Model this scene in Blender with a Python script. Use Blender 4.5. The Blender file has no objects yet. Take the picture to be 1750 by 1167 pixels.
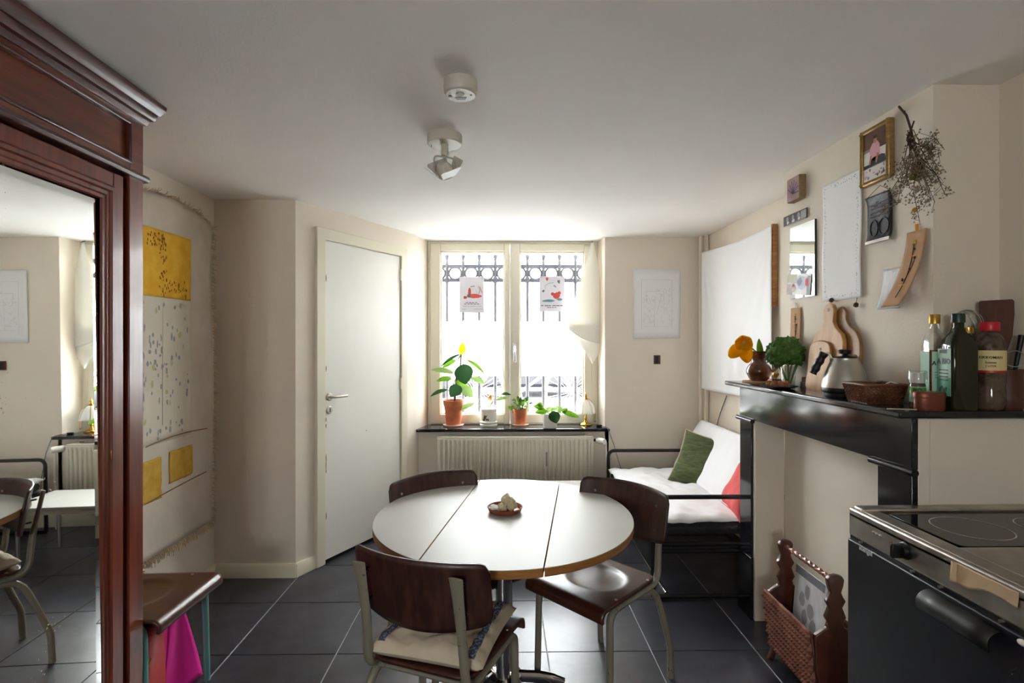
import bpy, bmesh, math, random
from mathutils import Vector, Matrix, noise
R = random.Random(7)
PI = math.pi
SC = bpy.context.scene
COL = SC.collection
# ---------------------------------------------------------------- camera, sky, exposure
F, TH, CH = 905.0, 0.0166, 1.48          # focal length in pixels of the 1750 px frame, yaw, eye height
cam_d = bpy.data.cameras.new('camera'); cam_d.sensor_width = 36.0; cam_d.lens = F / 1750 * 36.0
cam_d.clip_start = 0.03
cam = bpy.data.objects.new('camera', cam_d); COL.objects.link(cam)
cam.location = (0, 0, CH); cam.rotation_euler = (PI / 2, 0, -TH)
SC.camera = cam
SC.view_settings.view_transform = 'Standard'; SC.view_settings.look = 'None'
SC.view_settings.gamma = 1.0; SC.view_settings.use_curve_mapping = False
SC.view_settings.exposure = 1.95
world = bpy.data.worlds.new('overcast_sky'); SC.world = world; world.use_nodes = True
bg = world.node_tree.nodes['Background']
bg.inputs['Color'].default_value = (0.97, 0.98, 0.985, 1); bg.inputs['Strength'].default_value = 14.0
SC.cycles.max_bounces = 12; SC.cycles.diffuse_bounces = 8; SC.cycles.glossy_bounces = 6
SC.cycles.transparent_max_bounces = 16; SC.cycles.transmission_bounces = 8
SC.cycles.sample_clamp_indirect = 12.0; SC.cycles.caustics_reflective = False; SC.cycles.caustics_refractive = False
def portal(name, loc, rot, sx, sy):       # guides sky sampling through a window opening; gives off no light itself
    d = bpy.data.lights.new(name, 'AREA'); d.shape = 'RECTANGLE'; d.size = sx; d.size_y = sy
    d.cycles.is_portal = True
    o = bpy.data.objects.new(name, d); COL.objects.link(o); o.location = loc; o.rotation_euler = rot
portal('window_portal', (0.09, 4.93, 1.56), (-PI / 2, 0, 0), 1.5, 1.65)
portal('added_fill_portal', (-.6, -2.33, 1.65), (PI / 2, 0, 0), 0.7, 0.7)  # serves the unseen window added at the rear for fill light
# ---------------------------------------------------------------- pixel -> place (a pixel is a direction; the plane it touches gives the distance)
_c, _s = math.cos(TH), math.sin(TH)
def ray(px, py):
    a = (px - 875) / F
    return (a * _c + _s, -a * _s + _c, (583.5 - py) / F)
def onX(px, py, X):
    d = ray(px, py); t = X / d[0]; return Vector((X, d[1] * t, CH + d[2] * t))
def onY(px, py, Y):
    d = ray(px, py); t = Y / d[1]; return Vector((d[0] * t, Y, CH + d[2] * t))
def onZ(px, py, Z):
    d = ray(px, py); t = (Z - CH) / d[2]; return Vector((d[0] * t, d[1] * t, Z))
# ---------------------------------------------------------------- materials
def lin(c):
    return tuple(((v / 255) / 12.92 if v / 255 <= 0.04045 else ((v / 255 + 0.055) / 1.055) ** 2.4) for v in c)
MAT = {}
def pm(name, rgb, rough=0.5, metal=0.0, var=0.0, rgb2=None, scale=6.0, stretch=(1, 1, 1), bump=0.0, bscale=60.0,
       coat=0.0, detail=4.0, wld=False, rnd=0.0, spec=None, trans=0.0, sheen=0.0, sharp=None, rvar=0.0, sub=0.0, ior=None):
    m = bpy.data.materials.new(name); m.use_nodes = True; MAT[name] = m
    nt = m.node_tree; N = nt.nodes; L = nt.links; b = N['Principled BSDF']
    c1 = lin(rgb); b.inputs['Base Color'].default_value = (*c1, 1)
    b.inputs['Roughness'].default_value = rough; b.inputs['Metallic'].default_value = metal
    if coat: b.inputs['Coat Weight'].default_value = coat; b.inputs['Coat Roughness'].default_value = 0.12
    if spec is not None: b.inputs['Specular IOR Level'].default_value = spec
    if trans: b.inputs['Transmission Weight'].default_value = trans
    if ior: b.inputs['IOR'].default_value = ior
    if sheen: b.inputs['Sheen Weight'].default_value = sheen
    if sub: b.inputs['Subsurface Weight'].default_value = sub; b.inputs['Subsurface Radius'].default_value = (0.02, 0.02, 0.01)
    vec = None
    if var or bump or rgb2 or rvar:
        if wld: src = N.new('ShaderNodeNewGeometry').outputs['Position']
        else: src = N.new('ShaderNodeTexCoord').outputs['Object']
        mp = N.new('ShaderNodeMapping'); mp.inputs['Scale'].default_value = stretch
        L.new(src, mp.inputs['Vector']); vec = mp.outputs['Vector']
        if rnd:
            oi = N.new('ShaderNodeObjectInfo'); ad = N.new('ShaderNodeVectorMath'); ad.operation = 'ADD'
            cb = N.new('ShaderNodeMath'); cb.operation = 'MULTIPLY'; cb.inputs[1].default_value = 37.0
            L.new(oi.outputs['Random'], cb.inputs[0]); L.new(vec, ad.inputs[0]); L.new(cb.outputs[0], ad.inputs[1]); vec = ad.outputs[0]
    if var or rgb2:
        nz = N.new('ShaderNodeTexNoise'); nz.inputs['Scale'].default_value = scale; nz.inputs['Detail'].default_value = detail
        nz.inputs['Roughness'].default_value = 0.62
        L.new(vec, nz.inputs['Vector'])
        cr = N.new('ShaderNodeValToRGB')
        lo, hi = (0.33, 0.67) if sharp is None else sharp
        cr.color_ramp.elements[0].position = lo; cr.color_ramp.elements[1].position = hi
        c2 = lin(rgb2) if rgb2 else tuple(min(1, v * (1 + var)) for v in c1)
        c0 = c1 if rgb2 else tuple(v * (1 - var) for v in c1)
        cr.color_ramp.elements[0].color = (*c0, 1); cr.color_ramp.elements[1].color = (*c2, 1)
        L.new(nz.outputs['Fac'], cr.inputs['Fac'])
        out = cr.outputs['Color']
        if rnd:
            hs = N.new('ShaderNodeHueSaturation'); mr = N.new('ShaderNodeMapRange')
            mr.inputs['To Min'].default_value = 1 - rnd; mr.inputs['To Max'].default_value = 1 + rnd
            L.new(oi.outputs['Random'], mr.inputs['Value']); L.new(mr.outputs[0], hs.inputs['Value']); L.new(out, hs.inputs['Color']); out = hs.outputs['Color']
        L.new(out, b.inputs['Base Color'])
    if rvar:
        nz3 = N.new('ShaderNodeTexNoise'); nz3.inputs['Scale'].default_value = scale * 1.7; nz3.inputs['Detail'].default_value = 5
        L.new(vec, nz3.inputs['Vector']); mr2 = N.new('ShaderNodeMapRange')
        mr2.inputs['To Min'].default_value = max(0.02, rough - rvar); mr2.inputs['To Max'].default_value = min(1, rough + rvar)
        L.new(nz3.outputs['Fac'], mr2.inputs['Value']); L.new(mr2.outputs[0], b.inputs['Roughness'])
    if bump:
        nb = N.new('ShaderNodeTexNoise'); nb.inputs['Scale'].default_value = bscale; nb.inputs['Detail'].default_value = 3
        L.new(vec, nb.inputs['Vector']); bp = N.new('ShaderNodeBump'); bp.inputs['Strength'].default_value = bump
        bp.inputs['Distance'].default_value = 0.01
        L.new(nb.outputs['Fac'], bp.inputs['Height']); L.new(bp.outputs['Normal'], b.inputs['Normal'])
    return m
def thin_glass(name, tint, gloss=0.06, rough=0.0):
    m = bpy.data.materials.new(name); m.use_nodes = True; MAT[name] = m
    nt = m.node_tree; N = nt.nodes; L = nt.links; N.remove(N['Principled BSDF'])
    t = N.new('ShaderNodeBsdfTransparent'); t.inputs['Color'].default_value = (*tint, 1)
    g = N.new('ShaderNodeBsdfGlossy'); g.inputs['Roughness'].default_value = rough
    lw = N.new('ShaderNodeLayerWeight'); lw.inputs['Blend'].default_value = 0.25
    ma = N.new('ShaderNodeMath'); ma.operation = 'MULTIPLY_ADD'; ma.inputs[1].default_value = 0.5; ma.inputs[2].default_value = gloss
    L.new(lw.outputs['Facing'], ma.inputs[0]); mx = N.new('ShaderNodeMixShader')
    L.new(ma.outputs[0], mx.inputs['Fac']); L.new(t.outputs[0], mx.inputs[1]); L.new(g.outputs[0], mx.inputs[2])
    L.new(mx.outputs[0], N['Material Output'].inputs['Surface'])
    return m
def thin_sheet(name, rgb, fac_trans=0.4, see=0.0):   # cloth, leaf or film that lets light through
    m = bpy.data.materials.new(name); m.use_nodes = True; MAT[name] = m
    nt = m.node_tree; N = nt.nodes; L = nt.links; N.remove(N['Principled BSDF'])
    d = N.new('ShaderNodeBsdfDiffuse'); t = N.new('ShaderNodeBsdfTranslucent'); c = (*lin(rgb), 1)
    d.inputs['Color'].default_value = c; t.inputs['Color'].default_value = c
    mx = N.new('ShaderNodeMixShader'); mx.inputs['Fac'].default_value = fac_trans
    L.new(d.outputs[0], mx.inputs[1]); L.new(t.outputs[0], mx.inputs[2]); o = mx.outputs[0]
    if see:
        tr = N.new('ShaderNodeBsdfTransparent'); m2 = N.new('ShaderNodeMixShader'); m2.inputs['Fac'].default_value = see
        L.new(o, m2.inputs[1]); L.new(tr.outputs[0], m2.inputs[2]); o = m2.outputs[0]
    L.new(o, N['Material Output'].inputs['Surface'])
    return m
pm('wall', (229, 219, 205), 0.75, var=0.02, scale=1.5, bump=0.08, bscale=90, wld=True)
pm('ceil', (243, 241, 238), 0.8, var=0.02, scale=1.2, bump=0.12, bscale=110, wld=True)
pm('trim', (226, 220, 200), 0.4)
pm('doorpaint', (232, 231, 224), 0.38, var=0.015, scale=2.0)
pm('winpaint', (226, 220, 202), 0.35)
pm('grout', (190, 190, 192), 0.6)
pm('tile', (42, 42, 49), 0.3, rgb2=(76, 76, 85), scale=5.0, detail=9, wld=True, rnd=0.1, sharp=(0.38, 0.85))
pm('mahog', (94, 39, 26), 0.3, rgb2=(132, 61, 40), scale=5, stretch=(6, 6, 0.5), detail=8, coat=0.25, bump=0.02, bscale=40)
pm('mahog_h', (90, 41, 26), 0.32, rgb2=(126, 61, 38), scale=5, stretch=(6, 0.5, 6), detail=8, coat=0.25, bump=0.02, bscale=40)
pm('mahog_dark', (66, 30, 27), 0.28, rgb2=(88, 45, 40), scale=6, stretch=(5, 0.6, 5), detail=6, coat=0.3)
pm('seatply', (62, 31, 22), 0.3, rgb2=(84, 44, 31), scale=6, stretch=(6, 0.5, 0.5), detail=7, coat=0.2)
pm('backply', (50, 26, 22), 0.4, rgb2=(98, 60, 48), scale=6, stretch=(5, 2, 1.1), detail=9, coat=0.1, sharp=(0.42, 0.9))
pm('chairframe', (136, 130, 115), 0.42, rgb2=(60, 54, 46), scale=40, sharp=(0.62, 0.72), bump=0.05, bscale=80)
pm('chairgreen', (90, 140, 138), 0.42, rgb2=(120, 128, 120), scale=14, sharp=(0.5, 0.66))
pm('screw', (190, 186, 178), 0.3, metal=1.0)
pm('laminate', (194, 193, 187), 0.42, var=0.015, scale=3, spec=0.35)
pm('edgewood', (176, 126, 70), 0.4, rgb2=(142, 92, 44), scale=8, stretch=(1, 1, 8), detail=5)
pm('chrome', (210, 210, 212), 0.08, metal=1.0)
pm('brushed', (190, 186, 178), 0.36, metal=1.0, rvar=0.12, scale=9)
pm('steel', (206, 199, 188), 0.36, metal=1.0, rvar=0.14, scale=7, rgb2=(160, 156, 150))
pm('blackmetal', (20, 20, 23), 0.35)
pm('blackstone', (20, 21, 26), 0.1, rgb2=(46, 48, 55), scale=14, detail=9, sharp=(0.45, 0.85), rvar=0.04)
pm('blackplastic', (16, 16, 18), 0.4)
pm('fridge', (15, 16, 24), 0.42)
pm('whiteplastic', (228, 226, 220), 0.4)
pm('lampgrey', (206, 200, 188), 0.42)
pm('greyplastic', (150, 148, 145), 0.5)
pm('ceramicglass', (8, 8, 9), 0.05)
pm('ringprint', (200, 200, 200), 0.3)
pm('white_enamel', (222, 217, 202), 0.35)
pm('whitecloth', (244, 245, 247), 0.9, sheen=0.2, bump=0.1, bscale=250)
pm('sheet', (232, 232, 235), 0.9, bump=0.12, bscale=12, var=0.02, scale=8)
pm('darkfabric', (52, 50, 54), 0.95, var=0.25, scale=60, stretch=(1, 1, 4))
pm('cushion', (214, 200, 178), 0.95, var=0.06, scale=9, bump=0.7, bscale=20)
pm('ribbon', (64, 72, 108), 0.8, rgb2=(150, 150, 165), scale=120, sharp=(0.5, 0.56))
pm('greenfab', (58, 70, 40), 0.9, rgb2=(96, 106, 68), scale=14, stretch=(1, 1, 7), detail=6, bump=0.2, bscale=30)
pm('pinkfab', (214, 92, 92), 0.9, var=0.1, scale=10)
pm('linen', (214, 204, 190), 0.95, var=0.05, scale=7, bump=0.3, bscale=9)
pm('fringe', (208, 190, 160), 0.95, var=0.15, scale=60)
pm('yellow', (232, 172, 30), 0.9, rgb2=(244, 196, 66), scale=14, detail=6, bump=0.15, bscale=20)
pm('ochre', (196, 150, 40), 0.9, rgb2=(214, 176, 76), scale=16, detail=6)
pm('palefab', (222, 214, 198), 0.95, var=0.03, scale=6)
pm('bluespot', (158, 158, 166), 0.95)
pm('greenspot', (196, 196, 140), 0.95)
pm('stitch', (150, 112, 70), 0.95)
pm('rust', (150, 84, 30), 0.95)
pm('terracotta', (176, 92, 52), 0.75, rgb2=(206, 124, 84), scale=9)
pm('saucer', (222, 196, 176), 0.6)
pm('soil', (58, 42, 32), 0.95, var=0.3, scale=80, bump=0.5, bscale=90)
pm('whiteceramic', (226, 224, 218), 0.25)
pm('motif', (70, 74, 64), 0.4)
pm('stemgreen', (96, 128, 60), 0.6)
pm('stembrown', (92, 66, 40), 0.7)
thin_sheet('leafdark', (50, 82, 50), 0.2)
thin_sheet('leafbright', (92, 132, 36), 0.35)
thin_sheet('leafpale', (120, 146, 84), 0.3)
thin_sheet('leaflime', (160, 170, 20), 0.45)
thin_sheet('towel', (246, 244, 238), 0.2)
thin_sheet('film', (240, 242, 246), 0.85, see=0.3)
thin_sheet('poster', (225, 223, 228), 0.12)
thin_sheet('petalglass', (225, 224, 220), 0.5, see=0.55)
thin_sheet('petal', (250, 190, 20), 0.35)
thin_glass('glass', (0.97, 0.985, 0.98))
thin_glass('clearglass', (0.93, 0.95, 0.94), 0.08)
pm('orangebud', (224, 164, 84), 0.6)
pm('brass', (196, 150, 66), 0.2, metal=1.0)
pm('lampglass', (236, 232, 222), 0.08, trans=0.75, ior=1.3)
pm('paper', (234, 234, 236), 0.85, bump=0.05, bscale=20)
pm('pencil', (196, 196, 198), 0.9)
pm('ink', (40, 40, 44), 0.8)
pm('grey_ink', (120, 120, 128), 0.8)
pm('red_ink', (224, 96, 86), 0.8)
pm('teal_ink', (110, 160, 166), 0.8)
pm('kraft', (190, 152, 116), 0.85, var=0.04, scale=14)
pm('orangetape', (240, 160, 40), 0.6)
pm('silverpaper', (190, 190, 194), 0.35, rgb2=(226, 226, 230), scale=14, stretch=(1, 2, 0.5), detail=6)
pm('goldframe', (178, 146, 92), 0.38, metal=0.65, var=0.25, scale=60)
pm('plaque', (42, 42, 48), 0.35, metal=0.4, bump=0.3, bscale=50)
pm('plaqueedge', (156, 146, 140), 0.35, metal=0.6)
pm('mauve', (158, 128, 134), 0.8, rgb2=(182, 154, 154), scale=18)
pm('purple', (112, 88, 112), 0.8)
pm('caneside', (146, 124, 92), 0.85, var=0.2, scale=60)
pm('photodark', (44, 40, 42), 0.4)
pm('photogrey', (150, 148, 150), 0.4)
pm('photowhite', (226, 222, 218), 0.4)
pm('photopink', (214, 160, 172), 0.4)
pm('photoskin', (178, 122, 96), 0.4)
pm('photogreen', (140, 128, 70), 0.4)
pm('photoblue', (140, 152, 184), 0.4)
pm('photobrown', (96, 60, 46), 0.4)
pm('twig', (72, 52, 38), 0.85)
pm('driedbloom', (116, 96, 70), 0.95, rgb2=(150, 130, 98), scale=30, rnd=0.0)
pm('driedgreen', (110, 106, 50), 0.95)
pm('board', (176, 126, 72), 0.5, rgb2=(200, 154, 100), scale=6, stretch=(4, 4, 0.6), detail=7)
pm('boardedge', (150, 104, 60), 0.5, rgb2=(120, 80, 44), scale=6, stretch=(4, 4, 0.6), detail=7)
pm('boarddark', (128, 86, 44), 0.45, rgb2=(160, 116, 66), scale=5, stretch=(4, 6, 0.5), detail=7)
pm('rattan', (84, 48, 32), 0.45, rgb2=(124, 76, 52), scale=25, detail=5)
pm('carved', (66, 32, 23), 0.3, rgb2=(98, 52, 38), scale=10, stretch=(3, 3, 1), detail=6, coat=0.4)
pm('weave', (116, 64, 48), 0.26, rgb2=(166, 108, 88), scale=14, detail=5, coat=0.4)
pm('brownglaze', (54, 26, 19), 0.14, rgb2=(120, 66, 36), scale=7, coat=0.5)
pm('kale', (52, 92, 30), 0.7, rgb2=(84, 124, 46), scale=40, detail=5)
pm('nut', (132, 88, 54), 0.8, rgb2=(166, 118, 78), scale=40, bump=0.5, bscale=70)
pm('blackgrip', (14, 13, 13), 0.45)
pm('oliveglass', (22, 27, 9), 0.07, rgb2=(44, 40, 12), scale=3)
pm('oil', (110, 76, 16), 0.1)
pm('vinegar', (122, 48, 22), 0.12)
pm('palelabel', (176, 214, 194), 0.6)
pm('labelgreen', (92, 168, 140), 0.6)
pm('biogreen', (94, 150, 54), 0.6)
pm('creamlabel', (224, 206, 150), 0.6)
pm('goldcap', (198, 156, 66), 0.3, metal=0.6)
pm('greencap', (24, 52, 40), 0.35)
pm('redcap', (196, 26, 44), 0.35)
pm('jarglass', (98, 80, 66), 0.1, rgb2=(66, 50, 40), scale=16, sharp=(0.45, 0.6))
pm('copper', (132, 80, 62), 0.36, metal=0.5, rgb2=(122, 58, 48), scale=10)
pm('darkwood', (66, 36, 24), 0.5, rgb2=(98, 58, 38), scale=6, stretch=(5, 5, 0.6), detail=6)
pm('redbag', (166, 8, 14), 0.6, var=0.08, scale=6)
pm('pinkbag', (222, 30, 146), 0.5, var=0.06, scale=8, bump=0.2, bscale=14)
pm('goldprint', (226, 170, 90), 0.5)
pm('beigewood', (206, 176, 130), 0.5)
pm('candle', (206, 196, 150), 0.5, rgb2=(222, 214, 186), scale=18, sub=0.15)
pm('saucerbrown', (132, 66, 38), 0.4, rgb2=(156, 86, 54), scale=20)
pm('iron', (40, 42, 54), 0.6)
pm('asphalt', (196, 196, 196), 0.9, var=0.08, scale=6, wld=True)
pm('render_white', (236, 236, 236), 0.85, var=0.03, scale=1, wld=True)
pm('windowdark', (90, 96, 104), 0.2)
pm('carpaint', (22, 23, 28), 0.35)
pm('carglass', (60, 66, 76), 0.1)
pm('tyre', (150, 150, 155), 0.8)
pm('bikeframe', (196, 200, 206), 0.4)
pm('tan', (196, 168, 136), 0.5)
pm('road', (72, 72, 76), 0.9)
pm('redled', (150, 30, 26), 0.3)
pm('yellowpaper', (224, 186, 62), 0.6)
# antique mirror: silver with small dead spots in the coating
m = pm('mirror', (248, 251, 249), 0.015, metal=1.0); nt = m.node_tree
tc = nt.nodes.new('ShaderNodeTexCoord'); nz = nt.nodes.new('ShaderNodeTexNoise'); nz.inputs['Scale'].default_value = 120; nz.inputs['Detail'].default_value = 3
nz2 = nt.nodes.new('ShaderNodeTexNoise'); nz2.inputs['Scale'].default_value = 3.2
mu = nt.nodes.new('ShaderNodeMath'); mu.operation = 'MULTIPLY'
cr = nt.nodes.new('ShaderNodeValToRGB'); cr.color_ramp.elements[0].position = 0.42; cr.color_ramp.elements[1].position = 0.43
for n_ in (nz, nz2): nt.links.new(tc.outputs['Object'], n_.inputs['Vector'])
nt.links.new(nz.outputs['Fac'], mu.inputs[0]); nt.links.new(nz2.outputs['Fac'], mu.inputs[1]); nt.links.new(mu.outputs[0], cr.inputs['Fac'])
dd = nt.nodes.new('ShaderNodeBsdfDiffuse'); dd.inputs['Color'].default_value = (*lin((210, 200, 170)), 1)
mx = nt.nodes.new('ShaderNodeMixShader'); nt.links.new(cr.outputs['Color'], mx.inputs['Fac'])
nt.links.new(nt.nodes['Principled BSDF'].outputs[0], mx.inputs[1]); nt.links.new(dd.outputs[0], mx.inputs[2])
nt.links.new(mx.outputs[0], nt.nodes['Material Output'].inputs['Surface'])
pm('cleanmirror', (236, 242, 240), 0.01, metal=1.0)
# ---------------------------------------------------------------- mesh helpers
def woff(o):
    t = Vector((0, 0, 0))
    while o is not None: t += o.location; o = o.parent
    return t
class MB:
    def __init__(s): s.v = []; s.f = []; s.mi = []
    def add(s, vs, fs, mi=0):
        o = len(s.v); s.v += [Vector(v) for v in vs]; s.f += [tuple(i + o for i in f) for f in fs]; s.mi += [mi] * len(fs); return s
    def box(s, a, b, mi=0):
        (x0, y0, z0), (x1, y1, z1) = a, b
        return s.add([(x0, y0, z0), (x1, y0, z0), (x1, y1, z0), (x0, y1, z0), (x0, y0, z1), (x1, y0, z1), (x1, y1, z1), (x0, y1, z1)],
                     [(0, 3, 2, 1), (4, 5, 6, 7), (0, 1, 5, 4), (1, 2, 6, 5), (2, 3, 7, 6), (3, 0, 4, 7)], mi)
    def prism(s, poly, z0, z1, mi=0, O=(0, 0, 0), U=(1, 0, 0), V=(0, 1, 0), W=(0, 0, 1)):
        O, U, V, W = map(Vector, (O, U, V, W)); n = len(poly)
        vs = [O + U * p[0] + V * p[1] + W * z0 for p in poly] + [O + U * p[0] + V * p[1] + W * z1 for p in poly]
        return s.add(vs, [tuple(range(n))[::-1], tuple(range(n, 2 * n))] + [(i, (i + 1) % n, n + (i + 1) % n, n + i) for i in range(n)], mi)
    def lathe(s, prof, n=24, c=(0, 0, 0), mi=0, sx=1.0, sy=1.0, close=True):
        c = Vector(c); vs = []; fs = []; k = len(prof)
        for r, z in prof:
            for i in range(n):
                a = 2 * PI * i / n; vs.append(c + Vector((r * math.cos(a) * sx, r * math.sin(a) * sy, z)))
        for j in range(k - 1):
            for i in range(n):
                fs.append((j * n + i, j * n + (i + 1) % n, (j + 1) * n + (i + 1) % n, (j + 1) * n + i))
        if close:
            if prof[0][0] > 1e-5: fs.append(tuple(range(n))[::-1])
            if prof[-1][0] > 1e-5: fs.append(tuple((k - 1) * n + i for i in range(n)))
        return s.add(vs, fs, mi)
    def tube(s, pts, r, n=8, mi=0, ref=None, cap=True):
        pts = [Vector(p) for p in pts]; k = len(pts); vs = []; fs = []
        t0 = (pts[1] - pts[0]).normalized(); ref = Vector(ref) if ref else (Vector((1, 0, 0)) if abs(t0.x) < 0.8 else Vector((0, 0, 1)))
        nrm = (ref - t0 * ref.dot(t0)).normalized(); pt = t0
        for i in range(k):
            t = (pts[min(i + 1, k - 1)] - pts[max(i - 1, 0)]).normalized()
            q = pt.rotation_difference(t); nrm = q @ nrm; nrm = (nrm - t * nrm.dot(t)).normalized(); pt = t
            bn = t.cross(nrm); ri = r[i] if isinstance(r, list) else r
            ra, rb = ri if isinstance(ri, tuple) else (ri, ri)
            for j in range(n):
                a = 2 * PI * j / n; vs.append(pts[i] + nrm * (ra * math.cos(a)) + bn * (rb * math.sin(a)))
        for i in range(k - 1):
            for j in range(n):
                fs.append((i * n + j, i * n + (j + 1) % n, (i + 1) * n + (j + 1) % n, (i + 1) * n + j))
        if cap: fs += [tuple(range(n))[::-1], tuple((k - 1) * n + j for j in range(n))]
        return s.add(vs, fs, mi)
    def grid(s, fn, nu, nv, mi=0, cu=False, skip=None):
        vs = [fn(i / nu, j / nv) for j in range(nv + 1) for i in range(nu + (0 if cu else 1))]
        w = nu if cu else nu + 1; fs = []
        for j in range(nv):
            for i in range(nu):
                a, b_ = j * w + i, j * w + (i + 1) % w
                fs.append((a, b_, b_ + w, a + w))
        return s.add(vs, fs, mi)
    def ell(s, c, r, nu=16, nv=10, mi=0, jit=0.0, seed=0):
        c = Vector(c)
        def fn(u, v):
            a, b_ = 2 * PI * u, PI * (v - 0.5) * 0.998
            d = Vector((math.cos(a) * math.cos(b_), math.sin(a) * math.cos(b_), math.sin(b_)))
            k = 1 + (jit * noise.noise(d * 2.2 + Vector((seed, seed * 1.7, 0))) if jit else 0)
            return c + Vector((d.x * r[0], d.y * r[1], d.z * r[2])) * k
        return s.grid(fn, nu, nv, mi, cu=True)
    def xf(s, M): s.v = [M @ v for v in s.v]; return s
    def obj(s, name, mat, parent=None, bevel=0.0, seg=2, solid=0.0, subsurf=0, sharp=38, local=None, recalc=True):
        me = bpy.data.meshes.new(name)
        loc = Vector((0, 0, 0))
        if parent is None and not local:
            xs = [v.x for v in s.v]; ys = [v.y for v in s.v]; zs = [v.z for v in s.v]
            loc = Vector(((min(xs) + max(xs)) / 2, (min(ys) + max(ys)) / 2, min(zs)))
        elif parent is not None and parent.get('_w'):
            off = woff(parent); s.v = [v - off for v in s.v]
        me.from_pydata([tuple(v - loc) for v in s.v], [], s.f)
        for mm in (mat if isinstance(mat, (list, tuple)) else [mat]): me.materials.append(MAT[mm])
        for p, i in zip(me.polygons, s.mi): p.material_index = i
        if recalc:
            bm = bmesh.new(); bm.from_mesh(me); bmesh.ops.recalc_face_normals(bm, faces=bm.faces); bm.to_mesh(me); bm.free()
        me.polygons.foreach_set('use_smooth', [True] * len(me.polygons))
        me.set_sharp_from_angle(angle=math.radians(sharp))
        o = bpy.data.objects.new(name, me); COL.objects.link(o); o.location = loc
        if parent is not None:
            o.parent = parent
            if parent.get('_w'): o['_w'] = 1
        if solid:
            md = o.modifiers.new('thickness', 'SOLIDIFY'); md.thickness = solid; md.offset = 0
        if bevel:
            md = o.modifiers.new('bevel', 'BEVEL'); md.width = bevel; md.segments = seg; md.limit_method = 'ANGLE'; md.angle_limit = math.radians(40)
        if subsurf:
            md = o.modifiers.new('subdivision', 'SUBSURF'); md.levels = subsurf; md.render_levels = subsurf
        return o
def thing(name, label, cat, loc=(0, 0, 0), rz=0.0, group=None, w=False):
    o = bpy.data.objects.new(name, None); COL.objects.link(o); o.location = loc; o.rotation_euler = (0, 0, rz)
    o.empty_display_size = 0.05; o['label'] = label; o['category'] = cat
    if group: o['group'] = group
    if w: o['_w'] = 1            # its parts are given in room coordinates
    return o
def tag(o, label, cat, group=None):
    o['label'] = label; o['category'] = cat
    if group: o['group'] = group
    return o
def struct(o): o['kind'] = 'structure'; return o
def stuff(o): o['kind'] = 'stuff'; return o
def lab(o, l): o['label'] = l; return o
def sempty(name, loc=(0, 0, 0), rz=0.0, w=False):
    o = bpy.data.objects.new(name, None); COL.objects.link(o); o.location = loc; o.rotation_euler = (0, 0, rz); o['kind'] = 'structure'; o.empty_display_size = 0.05
    if w: o['_w'] = 1
    return o
def copy_tree(o, parent=None):
    c = o.copy(); COL.objects.link(c); c.parent = parent
    for ch in list(o.children): copy_tree(ch, c)
    return c
def fillet(pts, r, n=5):
    pts = [Vector(p) for p in pts]; out = [pts[0]]
    for i in range(1, len(pts) - 1):
        a, b, c = pts[i - 1], pts[i], pts[i + 1]
        ri = r[i - 1] if isinstance(r, (list, tuple)) else r
        d1 = min(ri, (a - b).length * 0.49); d2 = min(ri, (c - b).length * 0.49)
        p0 = b + (a - b).normalized() * d1; p2 = b + (c - b).normalized() * d2
        for k in range(n + 1):
            t = k / n; out.append(p0 * (1 - t) ** 2 + b * (2 * t * (1 - t)) + p2 * t * t)
    out.append(pts[-1]); return out
def rrect(u0, v0, u1, v1, r, n=4):
    out = []
    for cx, cy, a0 in ((u1 - r, v1 - r, 0), (u0 + r, v1 - r, 90), (u0 + r, v0 + r, 180), (u1 - r, v0 + r, 270)):
        for k in range(n + 1):
            a = math.radians(a0 + 90 * k / n); out.append((cx + r * math.cos(a), cy + r * math.sin(a)))
    return out
def rect(u0, v0, u1, v1): return [(u0, v0), (u1, v0), (u1, v1), (u0, v1)]
def blob(cu, cv, ru, rv, n=12, jit=0.2, rng=None):
    rng = rng or R
    return [(cu + ru * math.cos(2 * PI * i / n) * (1 + rng.uniform(-jit, jit)), cv + rv * math.sin(2 * PI * i / n) * (1 + rng.uniform(-jit, jit))) for i in range(n)]
def line(u0, v0, u1, v1, w):
    dx, dy = u1 - u0, v1 - v0; l = math.hypot(dx, dy) or 1; nx, ny = -dy / l * w / 2, dx / l * w / 2
    return [(u0 + nx, v0 + ny), (u0 - nx, v0 - ny), (u1 - nx, v1 - ny), (u1 + nx, v1 + ny)]
def printed(name, O, U, V, shapes, parent=None, eps=0.0006, lift=0.0006, fn=None):
    """flat print: coloured shapes laid on a surface at O spanned by unit vectors U, V (shapes in metres)"""
    O, U, V = Vector(O), Vector(U).normalized(), Vector(V).normalized(); N = U.cross(V)
    mats = []; b = MB()
    for i, sh in enumerate(shapes):
        mn, poly = sh[0], sh[1]
        if mn not in mats: mats.append(mn)
        lv = sh[2] if len(sh) > 2 else 0
        b.add([O + U * p[0] + V * p[1] + N * (lift + eps * lv) for p in poly], [tuple(range(len(poly)))], mats.index(mn))
    if fn: b.v = [fn(v) for v in b.v]
    return b.obj(name, mats, parent, recalc=False)
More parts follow.
